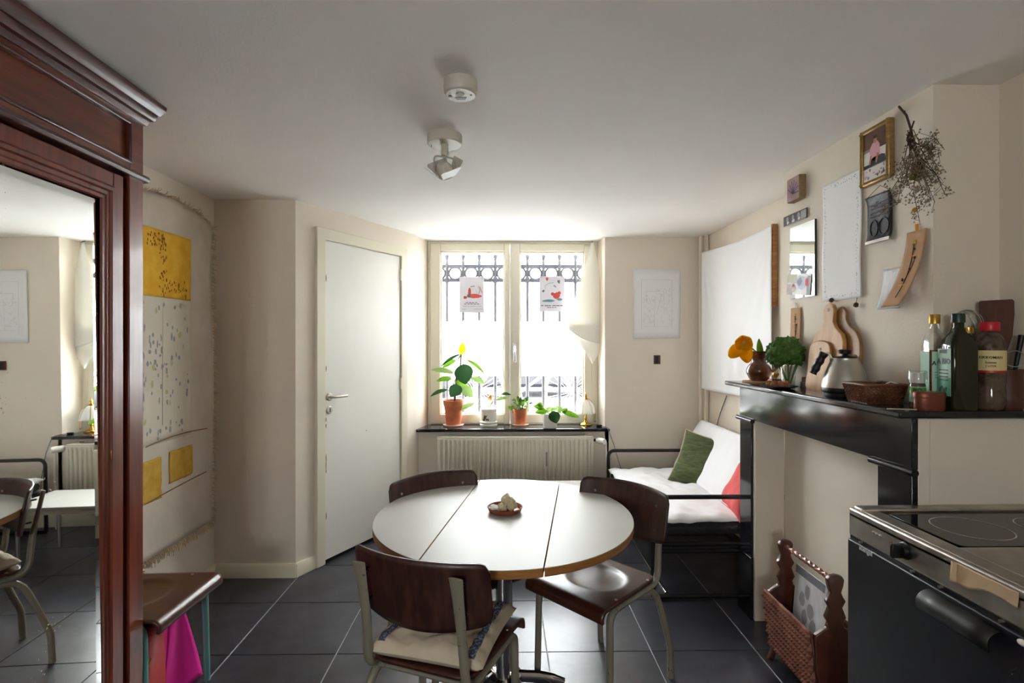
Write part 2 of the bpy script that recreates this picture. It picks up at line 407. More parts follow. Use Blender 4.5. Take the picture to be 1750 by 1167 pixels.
def text(name, body, size, O, U, V, mat, parent, align='CENTER', ext=0.0004, shear=0.0, fn=None):
    cu = bpy.data.curves.new(name, 'FONT'); cu.body = body; cu.size = size; cu.align_x = align; cu.align_y = 'CENTER'; cu.extrude = ext; cu.shear = shear; cu.offset = size * .02
    cu.resolution_u = 2
    to = bpy.data.objects.new(name, cu); COL.objects.link(to)
    bpy.context.view_layer.update()
    me = bpy.data.meshes.new_from_object(to.evaluated_get(bpy.context.evaluated_depsgraph_get()))
    bpy.data.objects.remove(to)
    O, U, V = Vector(O), Vector(U).normalized(), Vector(V).normalized(); N = U.cross(V)
    off = woff(parent) if (parent is not None and parent.get('_w')) else Vector((0, 0, 0))
    for v in me.vertices:
        p = O + U * v.co.x + V * v.co.y + N * (v.co.z + 0.0011)
        v.co = (fn(p) if fn else p) - off
    me.materials.clear(); me.materials.append(MAT[mat]); me.name = name
    o = bpy.data.objects.new(name, me); COL.objects.link(o); o.parent = parent
    return o
# ================================================================ THE ROOM
H = 2.37
XL, XR, YB, YR = -1.812, 1.722, 4.51, -2.2
fl = struct(MB().box((XL - .15, YR - .15, -.12), (XR + .15, 4.95, -.004)).obj('floor', 'grout'))
fl['_w'] = 1
def tile_mesh(x0, x1, y0, y1):
    c = .0012; b = MB()
    lo = [(x0, y0), (x1, y0), (x1, y1), (x0, y1)]; hi = [(x0 + c, y0 + c), (x1 - c, y0 + c), (x1 - c, y1 - c), (x0 + c, y1 - c)]
    b.add([(*p, -.012) for p in lo] + [(*p, -c) for p in lo] + [(*p, 0) for p in hi],
          [(8, 9, 10, 11)] + [(i, (i + 1) % 4, 4 + (i + 1) % 4, 4 + i) for i in range(4)] + [(4 + i, 4 + (i + 1) % 4, 8 + (i + 1) % 4, 8 + i) for i in range(4)])
    return b
GX, GY, g = 0.2085, 2.522, .0022
shared = None
for i in range(-5, 5):
    for j in range(-11, 5):
        x0, x1 = GX + .5 * i + g, GX + .5 * (i + 1) - g; y0, y1 = GY + .5 * j + g, GY + .5 * (j + 1) - g
        cx0, cx1, cy0, cy1 = max(x0, XL), min(x1, XR), max(y0, YR), min(y1, YB)
        if cx1 - cx0 < .01 or cy1 - cy0 < .01: continue
        if cy0 > 3.36 and cx1 < -1.305 + (cy0 - 3.35) * .532 - .02: continue
        if (cx0, cx1, cy0, cy1) == (x0, x1, y0, y1):
            if shared is None:
                t = tile_mesh(-.25 + g, .25 - g, -.25 + g, .25 - g); t.v = [v + woff(fl) for v in t.v]; o = t.obj('floor_tile', 'tile', fl); shared = o.data
            else:
                o = bpy.data.objects.new('floor_tile', shared); COL.objects.link(o); o.parent = fl
            o.location = Vector(((x0 + x1) / 2, (y0 + y1) / 2, 0)) - woff(fl)
        else:
            tile_mesh(cx0, cx1, cy0, cy1).obj('floor_tile', 'tile', fl)
struct(MB().box((XL - .15, YR - .15, H), (XR + .15, 4.95, H + .12)).obj('ceiling', 'ceil'))
struct(MB().box((XL - .15, YR, 0), (XL, 3.36, H)).obj('wall_left', 'wall'))
struct(MB().prism([(-1.962, 3.35), (-1.305, 3.35), (-.735, 4.42), (-.722, 4.5), (-.668, 4.72), (-.668, 4.95), (-1.962, 4.95)], 0, H).obj('wall_back_left', 'wall'))
struct(MB().box((-.735, YB, 0), (.9, 4.95, .735)).obj('wall_back_below', 'wall'))
struct(MB().prism([(.868, YB), (1.872, YB), (1.872, 4.95), (.842, 4.95), (.842, 4.72)], 0, H).obj('wall_back_right', 'wall'))
struct(MB().box((XR, YR, 0), (XR + .15, YB, H)).obj('wall_right', 'wall'))
struct(MB().box((1.49, 1.81, 0), (XR, 2.78, H)).obj('wall_chimney', 'wall'))
struct(MB().box((1.384, 1.7, 0), (XR, 1.81, 1.228)).obj('wall_chimney_base', 'wall'))
RA0, RA1, RZ0, RZ1 = -.95, -.25, 1.3, 2.0
b = MB().box((XL - .15, YR - .15, 0), (RA0, YR, H)).box((RA1, YR - .15, 0), (XR + .15, YR, H)).box((RA0, YR - .15, 0), (RA1, YR, RZ0)).box((RA0, YR - .15, RZ1), (RA1, YR, H))
struct(b.obj('wall_rear', 'wall'))
w2 = sempty('added_fill_window', (-.6, YR - .07, RZ0), w=True)  # unseen window and opening, added behind the camera to fill the near side
b = MB()
for x in (RA0, -.63, RA1 - .06): b.box((x, YR - .1, RZ0), (x + .06, YR - .05, RZ1))
for z in (RZ0, RZ1 - .06): b.box((RA0, YR - .1, z), (RA1, YR - .05, z + .06))
b.obj('window_frame', 'winpaint', w2, bevel=.004)
for x0, x1 in ((RA0 + .06, -.63), (-.57, RA1 - .06)): MB().box((x0, YR - .077, RZ0 + .06), (x1, YR - .073, RZ1 - .06)).obj('glass_pane', 'glass', w2)
# baseboards
def skirting(name, a, b_, h=.088, t=.014):
    a, b_ = Vector(a), Vector(b_); d = (b_ - a).normalized(); n = Vector((d.y, -d.x, 0)); L = (b_ - a).length
    struct(MB().prism([(0, 0), (t, 0), (t, h - .012), (t * .45, h), (0, h)], 0, L, 0, a, n, (0, 0, 1), d).obj(name, 'trim'))
skirting('baseboard_left', (XL, YR, 0), (XL, 3.35, 0))
skirting('baseboard_alcove', (XL + .014, 3.35, 0), (-1.3, 3.35, 0))
DA, DB = Vector((-1.305, 3.35, 0)), Vector((-.735, 4.42, 0)); DD = (DB - DA).normalized(); DN = Vector((DD.y, -DD.x, 0))
skirting('baseboard_door', DA, DA + DD * .15)
skirting('baseboard_back', (-.72, YB, 0), (XR - .04, YB, 0), .1)
skirting('baseboard_right', (XR, 4.5, 0), (XR, 2.8, 0))
# door in the slanted wall
d1 = sempty('door_1', (-.98, 3.95, 0), w=True)
def dp(s, z, n): return DA + DD * s + DN * n + Vector((0, 0, z))
def dpoly(b, poly, n0, n1): return b.prism(poly, n0, n1, 0, DA, DD, (0, 0, 1), DN)
s0, s1, s2, s3 = .15, .222, 1.01, 1.085
ZT = 2.158
b = MB(); dpoly(b, [(s0, 0), (s1, 0), (s1, ZT), (s2, ZT), (s2, 0), (s3, 0), (s3, ZT + .075), (s0, ZT + .075)], 0, .026)
b.obj('door_casing', 'trim', d1, bevel=.004)
lf = dpoly(MB(), rect(s1 + .004, .024, s2 - .01, ZT - .005), .002, .014).obj('door_leaf', 'doorpaint', d1, bevel=.002)
dpoly(MB(), rect(s1, 0, s2, .02), .001, .006).obj('threshold_gap', 'blackplastic', d1)
hb = MB(); k = .265
for zz in (1.108, 1.02):
    M = Matrix.Translation(dp(k, zz, .014)) @ Matrix((DD, Vector((0, 0, 1)), DN)).transposed().to_4x4()
    r_ = MB().lathe([(.026, 0), (.026, .004), (.022, .008), (0, .008)], 20).xf(M); hb.add(r_.v, r_.f)
hb.obj('rosette', 'brushed', d1)
MB().tube(fillet([dp(k, 1.108, .02), dp(k, 1.108, .06), dp(k + .12, 1.108, .06)], .018), .0085, 10).obj('door_handle', 'brushed', d1)
dpoly(MB(), rrect(k - .004, 1.006, k + .004, 1.034, .003), .0222, .0232).obj('keyhole', 'blackplastic', d1)
for zz in (2.01, 1.146):
    MB().tube([dp(s2 - .005, zz - .045, .02), dp(s2 - .005, zz + .045, .02)], .009, 10).obj('hinge', 'trim', d1)
dpoly(MB(), blob(.62, .83, .006, .006, 8, .1), .0142, .0146).obj('paint_chip', 'tan', d1)
pc = MB()
for zz in (.32, .62, .66, .70, .92, .96, 1.3, 1.9): dpoly(pc, blob(s1 + .003, zz, .004, R.uniform(.012, .03), 8, .3), .0262, .0266)
pc.obj('chipped_paint', 'caneside', d1)
# window in the front wall
w1 = sempty('window_1', (.09, 4.72, .745), w=True)
FY0, FY1 = 4.69, 4.755
def ring(b, x0, x1, z0, z1, ix0, ix1, iz0, iz1, y0, y1):
    b.box((x0, y0, z0), (ix0, y1, z1)).box((ix1, y0, z0), (x1, y1, z1)).box((ix0, y0, z0), (ix1, y1, iz0)).box((ix0, y0, iz1), (ix1, y1, z1)); return b
ring(MB(), -.668, .842, .737, H, -.645, .79, .752, 2.35, FY0 + .015, FY1 + .03).obj('window_frame', 'winpaint', w1, bevel=.003)
for x0, x1, gx0, gx1 in ((-.643, .0605, -.557, .011), (.0625, .788, .146, .721)):
    c_ = ring(MB(), x0, x1, .754, 2.347, gx0, gx1, .836, 2.28, FY0, FY1); cs = c_.obj('casement', 'winpaint', w1, bevel=.005)
    ring(MB(), gx0, gx1, .836, 2.28, gx0 + .012, gx1 - .012, .848, 2.268, FY0 + .02, FY1 - .01).obj('glazing_bead', 'winpaint', cs, bevel=.003)
    MB().box((gx0 + .008, 4.728, .842), (gx1 - .008, 4.732, 2.274)).obj('glass_pane', 'glass', cs)
    MB().box((gx0 + .013, 4.7262, 1.172), (gx1 - .013, 4.7268, 1.655)).obj('frosted_film', 'film', cs)
MB().box((.045, FY0 - .004, .76), (.0595, FY0 + .01, 2.345)).obj('astragal', 'winpaint', w1, bevel=.003)
MB().tube([(-.645, FY0 - .004, 2.16), (-.645, FY0 - .004, 2.23)], .008, 8).obj('hinge', 'trim', w1)
for zz in (1.47, .87): MB().tube([(-.645, FY0 - .004, zz), (-.645, FY0 - .004, zz + .07)], .008, 8).obj('hinge', 'trim', w1)
MB().prism(rrect(-.018, -.045, .018, .045, .017), 0, .008, 0, (.1, FY0, 1.42), (1, 0, 0), (0, 0, 1), (0, -1, 0)).obj('handle_plate', 'brushed', w1)
MB().tube(fillet([(.1, FY0 - .005, 1.435), (.1, FY0 - .045, 1.435), (.104, FY0 - .04, 1.3)], .015), [(.009, .009)] * 8 + [(.011, .006)], 10).obj('window_handle', 'chrome', w1)
# stone sill
sl = MB(); sl.prism([(-.73, 4.43), (.897, 4.43), (.897, 4.505), (.85, 4.51), (.838, 4.7), (-.665, 4.7), (-.715, 4.5)], .722, .748)
struct(sl.obj('trim_1', 'blackstone', bevel=.008, seg=3))
# radiator
rd = thing('radiator', 'long cream ribbed panel radiator below the window sill', 'radiator', (.1, 4.42, .2), w=True)
RX0, RX1, RZ_0, RZ_1, RY = -.545, .748, .2, .685, 4.385
def rp_(u, v):
    x = RX0 + (RX1 - RX0) * u; z = RZ_0 + (RZ_1 - RZ_0) * v
    e = min(1, max(0, (z - RZ_0 - .03) / .012)) * min(1, max(0, (RZ_1 - .035 - z) / .012)) * min(1, max(0, (x - RX0 - .018) / .006)) * min(1, max(0, (RX1 - .018 - x) / .006))
    ph = ((x - RX0) / .0365) % 1.0; w_ = min(1, max(0, (abs(ph - .5) - .22) / .08))
    return Vector((x, RY + .017 * w_ * e, z))
MB().grid(rp_, 36 * 12, 24).obj('front_panel', 'white_enamel', rd, solid=.002, sharp=60)
MB().box((RX0, RY + .045, RZ_0 + .01), (RX1, RY + .055, RZ_1 - .01)).obj('rear_panel', 'white_enamel', rd)
b = MB().box((RX0, RY - .002, RZ_1 - .004), (RX1, RY + .075, RZ_1 + .004)).box((RX0 - .003, RY, RZ_0), (RX0, RY + .07, RZ_1)).box((RX1, RY, RZ_0), (RX1 + .003, RY + .07, RZ_1))
b.obj('top_grille', 'white_enamel', rd, bevel=.002)
for x in (-.46, .68): MB().box((x, RY + .05, RZ_1 - .1), (x + .03, 4.485, RZ_1 + .012)).obj('wall_bracket', 'white_enamel', rd)
p_ = onY(934, 785, RY)
MB().box((p_.x - .007, RY - .004, p_.z - .055), (p_.x + .007, RY - .001, p_.z + .06)).obj('maker_plate', 'greyplastic', rd)
v_ = thing('radiator_valve', 'white round thermostat valve at the right end of the radiator', 'valve', (.83, 4.40, .5), w=True)
MB().tube([(.752, 4.42, .655), (.775, 4.42, .655)], .012, 10).obj('spindle', 'blackplastic', v_)
MB().tube([(.772, 4.42, .655), (.783, 4.42, .655), (.79, 4.41, .655), (.825, 4.36, .655), (.835, 4.345, .655)], [.018, .02, .026, .026, .022], 14).obj('knob', 'whiteplastic', v_)
MB().tube(fillet([(.79, 4.42, .655), (.86, 4.43, .655), (.868, 4.44, .3), (.868, 4.44, -.001)], .03), .011, 10).obj('pipe', 'whiteplastic', v_)
# heating pipes in the far corner
for x, y in ((1.672, 4.455), (1.7, 4.40)):
    tag(MB().tube([(x, y, 0), (x, y, H)], .016, 12).obj('heating_pipe', 'wall'), 'cream painted vertical pipe in the corner behind the hung white cloth', 'pipe', 'heating pipes in the corner')
# ================================================================ OUTSIDE THE WINDOW
GZ = .55
struct(MB().box((-16, 4.96, GZ - .3), (16, 26, GZ)).obj('pavement', 'asphalt'))
struct(MB().box((-16, 7.2, GZ - .01), (16, 12.5, GZ + .004)).obj('road', 'road'))
rl = thing('iron_railing', 'dark wrought iron railing with rings and spear tips outside the window', 'railing', (.2, 5.03, GZ), w=True)
RYY = 5.03; bars = [-.5325 + .1525 * k for k in range(-4, 13)]
for z in (2.193, 2.06, .66): MB().box((bars[0] - .1, RYY - .009, z - .017), (bars[-1] + .1, RYY + .009, z + .017)).obj('rail', 'iron', rl)
sb, sr = None, None
for i, x in enumerate(bars):
    if sb is None:
        b = MB().tube([(x, RYY, GZ), (x, RYY, 2.22)], .0145, 8)
        b.lathe([(.012, 2.02), (.022, 2.05), (.022, 2.075), (.013, 2.1), (.012, 2.15), (.02, 2.19), (.014, 2.215), (.018, 2.235), (.011, 2.25), (.024, 2.285), (.022, 2.3), (.0, 2.31)], 8, (x, RYY, 0))
        b0 = b.obj('bar', 'iron', rl); sb = b0.data
    else:
        o = bpy.data.objects.new('bar', sb); COL.objects.link(o); o.parent = rl; o.location = (x - bars[0], 0, 0)
    if i < len(bars) - 1:
        if sr is None:
            c_ = Vector((x + .0763, RYY, 2.1265)); b = MB().tube([c_ + Vector((math.cos(a), 0, math.sin(a))) * .058 for a in [2 * PI * q / 24 for q in range(25)]], .0115, 6, ref=(0, 1, 0), cap=False)
            sr = b.obj('ring', 'iron', rl).data
        else:
            o = bpy.data.objects.new('ring', sr); COL.objects.link(o); o.parent = rl; o.location = (x - bars[0], 0, 0)
# bicycle
BYY = 6.2; bk = thing('bicycle', 'pale bicycle parked on the pavement beyond the railing', 'bicycle', (.2, BYY, GZ), w=True)
wr = .345; wz = GZ + wr; wx = [onY(815, 660, BYY).x, onY(978, 660, BYY).x]
for x in wx:
    b = MB().tube([(x + wr * math.cos(a) * .955, BYY, wz + wr * math.sin(a) * .955) for a in [2 * PI * q / 40 for q in range(41)]], .016, 8, ref=(0, 1, 0), cap=False)
    wl = b.obj('tyre', 'tyre', bk)
    MB().tube([(x + (wr - .04) * math.cos(a), BYY, wz + (wr - .04) * math.sin(a)) for a in [2 * PI * q / 40 for q in range(41)]], .009, 6, ref=(0, 1, 0), cap=False).obj('rim', 'brushed', wl)
    b = MB()
    for q in range(28):
        a = 2 * PI * q / 28; b.tube([(x + .02 * math.cos(a + .8), BYY + (.02 if q % 2 else -.02), wz + .02 * math.sin(a + .8)), (x + (wr - .045) * math.cos(a), BYY, wz + (wr - .045) * math.sin(a))], .0018, 4)
    b.obj('spokes', 'brushed', wl); MB().tube([(x, BYY - .05, wz), (x, BYY + .05, wz)], .02, 10).obj('hub', 'brushed', wl)
bb = (wx[0] + .44, BYY, GZ + .29); st = (wx[0] + .28, BYY, GZ + .78); hd = (wx[1] - .22, BYY, GZ + .82); hl = (wx[1] - .17, BYY, GZ + .66)
for p_, q_ in ((bb, st), (bb, hl), (st, hd), (bb, (wx[0], BYY, wz)), (st, (wx[0], BYY, wz))): MB().tube([p_, q_], .015, 8).obj('frame_tube', 'bikeframe', bk)
MB().tube([(hd[0] - .05, BYY, hd[2] + .1), hd, hl, (wx[1], BYY, wz)], .014, 8).obj('fork', 'bikeframe', bk)
MB().tube(fillet([(hd[0] - .2, BYY - .28, hd[2] + .15), (hd[0] - .05, BYY - .25, hd[2] + .17), (hd[0] - .05, BYY + .25, hd[2] + .17), (hd[0] - .2, BYY + .28, hd[2] + .15)], .06), .011, 8).obj('handlebar', 'bikeframe', bk)
MB().ell((st[0] - .05, BYY, st[2] + .12), (.13, .07, .035)).obj('saddle', 'blackplastic', bk); MB().tube([st, (st[0] - .04, BYY, st[2] + .1)], .012, 8).obj('seat_post', 'brushed', bk)
MB().lathe([(.09, -.004), (.09, .004)], 24).xf(Matrix.Translation((bb[0], BYY - .04, bb[2])) @ Matrix.Rotation(PI / 2, 4, 'X')).obj('chainwheel', 'brushed', bk)
# parked car
CY = 8.6; cr_ = thing('parked_car', 'black parked car standing behind the railing in the street', 'car', (.3, CY + .8, GZ), w=True)
prof = [(-2.1, .35), (-2.15, .7), (-1.95, .92), (-1.3, .98), (-.75, 1.42), (-.3, 1.52), (.6, 1.5), (1.1, 1.4), (1.75, 1.0), (2.05, .9), (2.1, .4), (1.75, .18), (-1.8, .18)]
MB().prism([(p[0] + .2, p[1] + GZ) for p in prof], 0, 1.65, 0, (0, CY, 0), (1, 0, 0), (0, 0, 1), (0, 1, 0)).obj('body', 'carpaint', cr_, bevel=.06, seg=3)
for pl in ([(-1.1, 1.0), (-.68, 1.36), (-.3, 1.44), (.1, 1.45), (.1, 1.0)], [(.18, 1.0), (.18, 1.45), (.6, 1.43), (1.0, 1.36), (1.45, 1.02)]):
    MB().prism([(p[0] + .2, p[1] + GZ) for p in pl], -.006, .004, 0, (0, CY, 0), (1, 0, 0), (0, 0, 1), (0, 1, 0)).obj('side_window', 'carglass', cr_)
for x in (-1.15, 1.55):
    o = MB().lathe([(.2, -.02), (.31, -.02), (.32, 0), (.32, .18), (.2, .2)], 24).xf(Matrix.Translation((x, CY + .18, GZ + .32)) @ Matrix.Rotation(PI / 2, 4, 'X')).obj('wheel', 'blackplastic', cr_)
# house across the street
hs = thing('townhouse', 'pale rendered house front across the street', 'building', (0, 20, GZ), w=True)
MB().box((-12, 20, GZ), (12, 21, GZ + 5.5)).obj('facade', 'render_white', hs)
for x in (-7.5, -4.5, -1.6, 1.4, 4.4, 7.4):
    f_ = ring(MB(), x, x + 1.3, GZ + .9, GZ + 3.1, x + .12, x + 1.18, GZ + 1.02, GZ + 2.98, 19.93, 20.0).obj('window_surround', 'render_white', hs)
    MB().box((x + .12, 19.97, GZ + 1.02), (x + 1.18, 19.995, GZ + 2.98)).obj('window_glass', 'windowdark', f_)
for z in (.55, 3.6, 4.4): MB().box((-12, 19.9, GZ + z), (12, 20, GZ + z + .12)).obj('string_course', 'render_white', hs)
# ================================================================ WARDROBE (local: x out of the front, y away from the camera, z up)
WPH = .025
wd = thing('wardrobe', 'tall reddish mahogany wardrobe with a large mirror in its door', 'wardrobe', (-1.302, 1.938, 0), WPH)
W_, D_ = 1.25, .455
def lp(b, poly, y0, y1): return b.prism(poly, y0, y1, 0, (0, 0, 0), (1, 0, 0), (0, 0, 1), (0, 1, 0))
MB().box((-D_, -W_, .0), (-.028, 0, 2.27)).obj('carcass', 'mahog', wd, bevel=.002)
for y0, y1 in ((-.075, 0), (-W_, -W_ + .075)): MB().box((-.03, y0, .12), (0, y1, 2.065)).obj('corner_stile', 'mahog', wd, bevel=.003)
MB().box((-.03, -W_, 0), (.012, .006, .12)).obj('plinth', 'mahog_h', wd, bevel=.004)
# frieze with a sunk panel
fz = ring(MB(), -W_, 0, 2.065, 2.27, -W_ + .07, -.07, 2.105, 2.243, -.03, 0)
fz.v = [Vector((v.y, v.x, v.z)) for v in fz.v]; fz.obj('frieze', 'mahog_h', wd, bevel=.002)
MB().box((-.03, -W_ + .07, 2.105), (-.012, -.07, 2.243)).obj('frieze_panel', 'mahog_h', wd)
fb = MB()
for y0, z0, y1, z1 in ((-W_ + .068, 2.1, -.066, 2.112), (-W_ + .068, 2.236, -.066, 2.248)): fb.box((-.012, y0, z0), (.006, y1, z1))
for y in (-W_ + .064, -.076): fb.box((-.012, y, 2.1), (.006, y + .012, 2.248))
fb.obj('frieze_bead', 'mahog_dark', wd, bevel=.004, seg=3)
lp(MB(), [(-.02, 2.052), (.012, 2.056), (.018, 2.066), (.012, 2.078), (-.02, 2.08)], -W_ - .012, .014).obj('neck_moulding', 'mahog_dark', wd, bevel=.002)
# cornice: profile swept round front and both ends
cp = [(0, 2.262), (.008, 2.262), (.012, 2.272), (.014, 2.28), (.024, 2.284), (.03, 2.296), (.031, 2.306), (.036, 2.308), (.042, 2.318), (.05, 2.33), (.052, 2.34), (.052, 2.348), (0, 2.348)]
b = MB(); path = [(-D_, 1), (0, 1), (0, -1), (-D_, -1)]
vs = []; n = len(cp)
for o_, z in cp: vs += [(-D_, o_, z), (o_, o_, z), (o_, -W_ - o_, z), (-D_, -W_ - o_, z)]
fs = [(4 * i + j, 4 * i + j + 1, 4 * (i + 1) + j + 1, 4 * (i + 1) + j) for i in range(n - 1) for j in range(3)] + [(4 * (n - 1), 4 * (n - 1) + 1, 4 * (n - 1) + 2, 4 * (n - 1) + 3)]
b.add(vs, fs).obj('cornice', 'mahog_dark', wd, sharp=25)
# mirror door
dr = ring(MB(), -W_ + .098, -.098, .14, 2.045, -W_ + .146, -.146, .232, 1.994, -.03, -.004); dr.v = [Vector((v.y, v.x, v.z)) for v in dr.v]
dro = dr.obj('door_frame', 'mahog', wd, bevel=.003)
YA, YZ, ZA, ZB = -W_ + .196, -.196, .282, 1.944
def mould(y, z, t):  # stepped moulding running round the glass
    prof = [(0, -.003), (.008, .005), (.02, .005), (.024, -.002), (.036, -.003), (.04, -.007), (.05, -.007), (.054, -.013)]
    b = MB(); vs = []; m_ = len(prof)
    for d, x in prof:
        vs += [(x, YZ + .054 - d, ZA - .054 + d), (x, YZ + .054 - d, ZB + .054 - d), (x, YA - .054 + d, ZB + .054 - d), (x, YA - .054 + d, ZA - .054 + d)]
    fs = [(4 * i + j, 4 * i + (j + 1) % 4, 4 * (i + 1) + (j + 1) % 4, 4 * (i + 1) + j) for i in range(m_ - 1) for j in range(4)]
    return b.add(vs, fs)
mould(0, 0, 0).obj('door_moulding', 'mahog', dro, sharp=20)
def mx_(z): return -.0105 - .0075 * (z - 1.1)
bw = .026; mo = [(YA, ZA), (YZ, ZA), (YZ, ZB), (YA, ZB)]; mi_ = [(YA + bw, ZA + bw), (YZ - bw, ZA + bw), (YZ - bw, ZB - bw), (YA + bw, ZB - bw)]
b = MB().add([(mx_(z) - .003, y, z) for y, z in mo] + [(mx_(z), y, z) for y, z in mi_], [(4, 5, 6, 7)] + [(i, (i + 1) % 4, 4 + (i + 1) % 4, 4 + i) for i in range(4)])
b.obj('mirror_glass', 'mirror', dro, sharp=1)
MB().box((-.004, -.165, 1.08), (.002, -.15, 1.12)).obj('key_plate', 'brass', dro, bevel=.001)
# ================================================================ CHAIRS (local: faces +y)
def chair_parts(t, green=False):
    fm = 'chairgreen' if green else 'chairframe'
    def seat(u, v):
        x = 2 * u - 1; L1 = .385; s = v * (L1 + .06); ax = abs(x)
        y = -.2 + s if s < L1 else -.2 + L1 + .03 * math.sin((s - L1) / .03)
        hw = .178 + .027 * min(1, s / L1)
        if s < .045: hw -= .045 - math.sqrt(max(0, .045 ** 2 - (.045 - s) ** 2))
        z = .462 if s < L1 else .462 - .03 * (1 - math.cos((s - L1) / .03))
        X = x * hw; q = (X / .135) ** 2 + ((y + .01) / .125) ** 2
        z -= .010 * max(0.0, 1 - q * q) ** .8
        return Vector((X, y, z))
    MB().grid(seat, 32, 44).obj('seat', 'seatply', t, solid=.011, sharp=60)
    us = [-1 + 2 * k / 28 for k in range(29)]
    def back(u, v):
        x = .238 * (math.sin((2 * u - 1) * PI / 2) * .35 + (2 * u - 1) * .65); r = .03; ax = abs(x); dz = 0
        if ax > .238 - r: dz = r - math.sqrt(max(0, r * r - (ax - .238 + r) ** 2))
        zt, zb = .83 - .006 * (x / .226) ** 2, .597 + .03 * (x / .226) ** 2
        z = zb + dz + (zt - dz - zb - dz) * v
        return Vector((x, -.226 - .2 * (z - .62) + .062 * (x / .226) ** 2, z))
    MB().grid(back, 30, 12).obj('backrest', 'backply', t, solid=.010, sharp=60)
    for s in (-1, 1):
        p = fillet([(s * .192, .158, 0), (s * .188, .15, .437), (s * .172, -.215, .437), (s * .166, -.232, .60), (s * .166, -.275, .80)], [.05, .06, .05], 6)
        n = len(p); rr = [(.0135, .0115)] * (n - 3) + [(.015, .01), (.017, .008), (.021, .005)]
        p = p[:-1] + [p[-1] * .5 + p[-2] * .5] + p[-1:]; rr = [(.0155, .0125)] * (n - 2) + [(.018, .009), (.019, .007), (.023, .005)]
        MB().tube(p, rr[:len(p)], 10, ref=(1, 0, 0)).obj('side_frame', fm, t)
        p = fillet([(s * .172, -.1, .424), (s * .178, -.19, .412), (s * .192, -.285, .14), (s * .192, -.29, 0)], [.08, .02], 5)
        MB().tube(p, .0138, 10).obj('rear_leg', fm, t)
    MB().tube([(-.185, .1, .43), (.185, .1, .43)], .009, 8).obj('cross_bar', fm, t)
    MB().tube([(-.17, -.17, .43), (.17, -.17, .43)], .009, 8).obj('cross_bar', fm, t)
    for x in (-.167, .167):
        for z in (.665, .765):
            y = -.226 - .2 * (z - .62) + .062 * (x / .226) ** 2
            MB().tube([(x, y - .006, z), (x, y + .0075, z)], .006, 10).obj('screw', 'screw', t)
            MB().tube([(x, y - .028, z), (x, y - .004, z)], .0045, 8).obj('screw', 'blackplastic', t)
    for x, y in ((-.17, -.14), (.17, -.14), (-.18, .1), (.18, .1)):
        MB().lathe([(.007, 0), (.006, .002), (0, .0025)], 10, (x, y, .4672)).obj('screw', 'screw', t)
def place(o, x, y, face):   # face = direction the sitter looks
    o.location = (x, y, 0); o.rotation_euler = (0, 0, math.atan2(face[1], face[0]) - PI / 2)
CH_G = 'old plywood school chairs'
chA = thing('school_chair', 'dark plywood school chair with scuffed back and a ribboned cushion on its seat', 'chair', group=CH_G); chair_parts(chA)
chB = copy_tree(chA); chB['label'] = 'dark plywood school chair with bare dished seat between the round table and the daybed'
chC = copy_tree(chA); chC['label'] = 'dark plywood school chair between round table and white door, plain cushion on it'
chD = thing('school_chair', 'dark plywood school chair with green legs beside the wardrobe, bags hanging at it', 'chair', group=CH_G); chair_parts(chD, True)
place(chA, -.19, 1.835, (.365, .93)); place(chB, .395, 2.27, (-.74, -.672)); place(chC, -.215, 2.415, (.584, -.81)); place(chD, -1.458, 2.15, (.9975, -.03))
def cushion(name, label, ch, y, rz, seed, ribbons=False, h=.19, grp=None):
    cu = thing(name, label, 'cushion', group=grp)
    def top(u, v, sgn):
        a, b_ = 2 * u - 1, 2 * v - 1; e = max(0, (1 - a ** 6) * (1 - b_ ** 6)) ** .5
        pin = 1 - .05 * (1 - abs(a) ** 2) * (abs(b_) ** 6) ; pin2 = 1 - .05 * (1 - abs(b_) ** 2) * (abs(a) ** 6)
        x, y_ = h * a * pin2, h * b_ * pin
        nn = noise.noise(Vector((x * 13 + seed, y_ * 9, seed))) * .013 + abs(noise.noise(Vector((x * 16, y_ * 24 + seed * 2, 1.7)))) * .012
        return Vector((x, y_, .03 + sgn * (.036 if sgn > 0 else .027) * e + (nn * 1.5 * e if sgn > 0 else 0)))
    b = MB().grid(lambda u, v: top(u, v, 1), 30, 30); b.grid(lambda u, v: top(u, v, -1), 30, 30)
    b.obj('cover', 'cushion', cu, sharp=80)
    if ribbons:
        for a0 in (-.78, .78):
            MB().grid(lambda u, v: top((a0 + (u - .5) * .13) / 2 + .5, .04 + .92 * v, 1) + Vector((0, 0, .0035)), 4, 30).obj('ribbon', 'ribbon', cu, solid=.001)
    cu.rotation_euler = (0, 0, ch.rotation_euler.z + rz); M = Matrix.Rotation(ch.rotation_euler.z, 3, 'Z')
    cu.location = Vector(ch.location) + M @ Vector((0, y, 0)) + Vector((0, 0, .464))
    return cu
cushion('seat_cushion', 'beige linen seat cushion with two blue woven ribbons', chA, -.01, .08, 3.1, True, .195)
cushion('seat_cushion', 'plain beige seat cushion on the chair nearest the white door', chC, -.01, -.1, 8.3, False, .175)
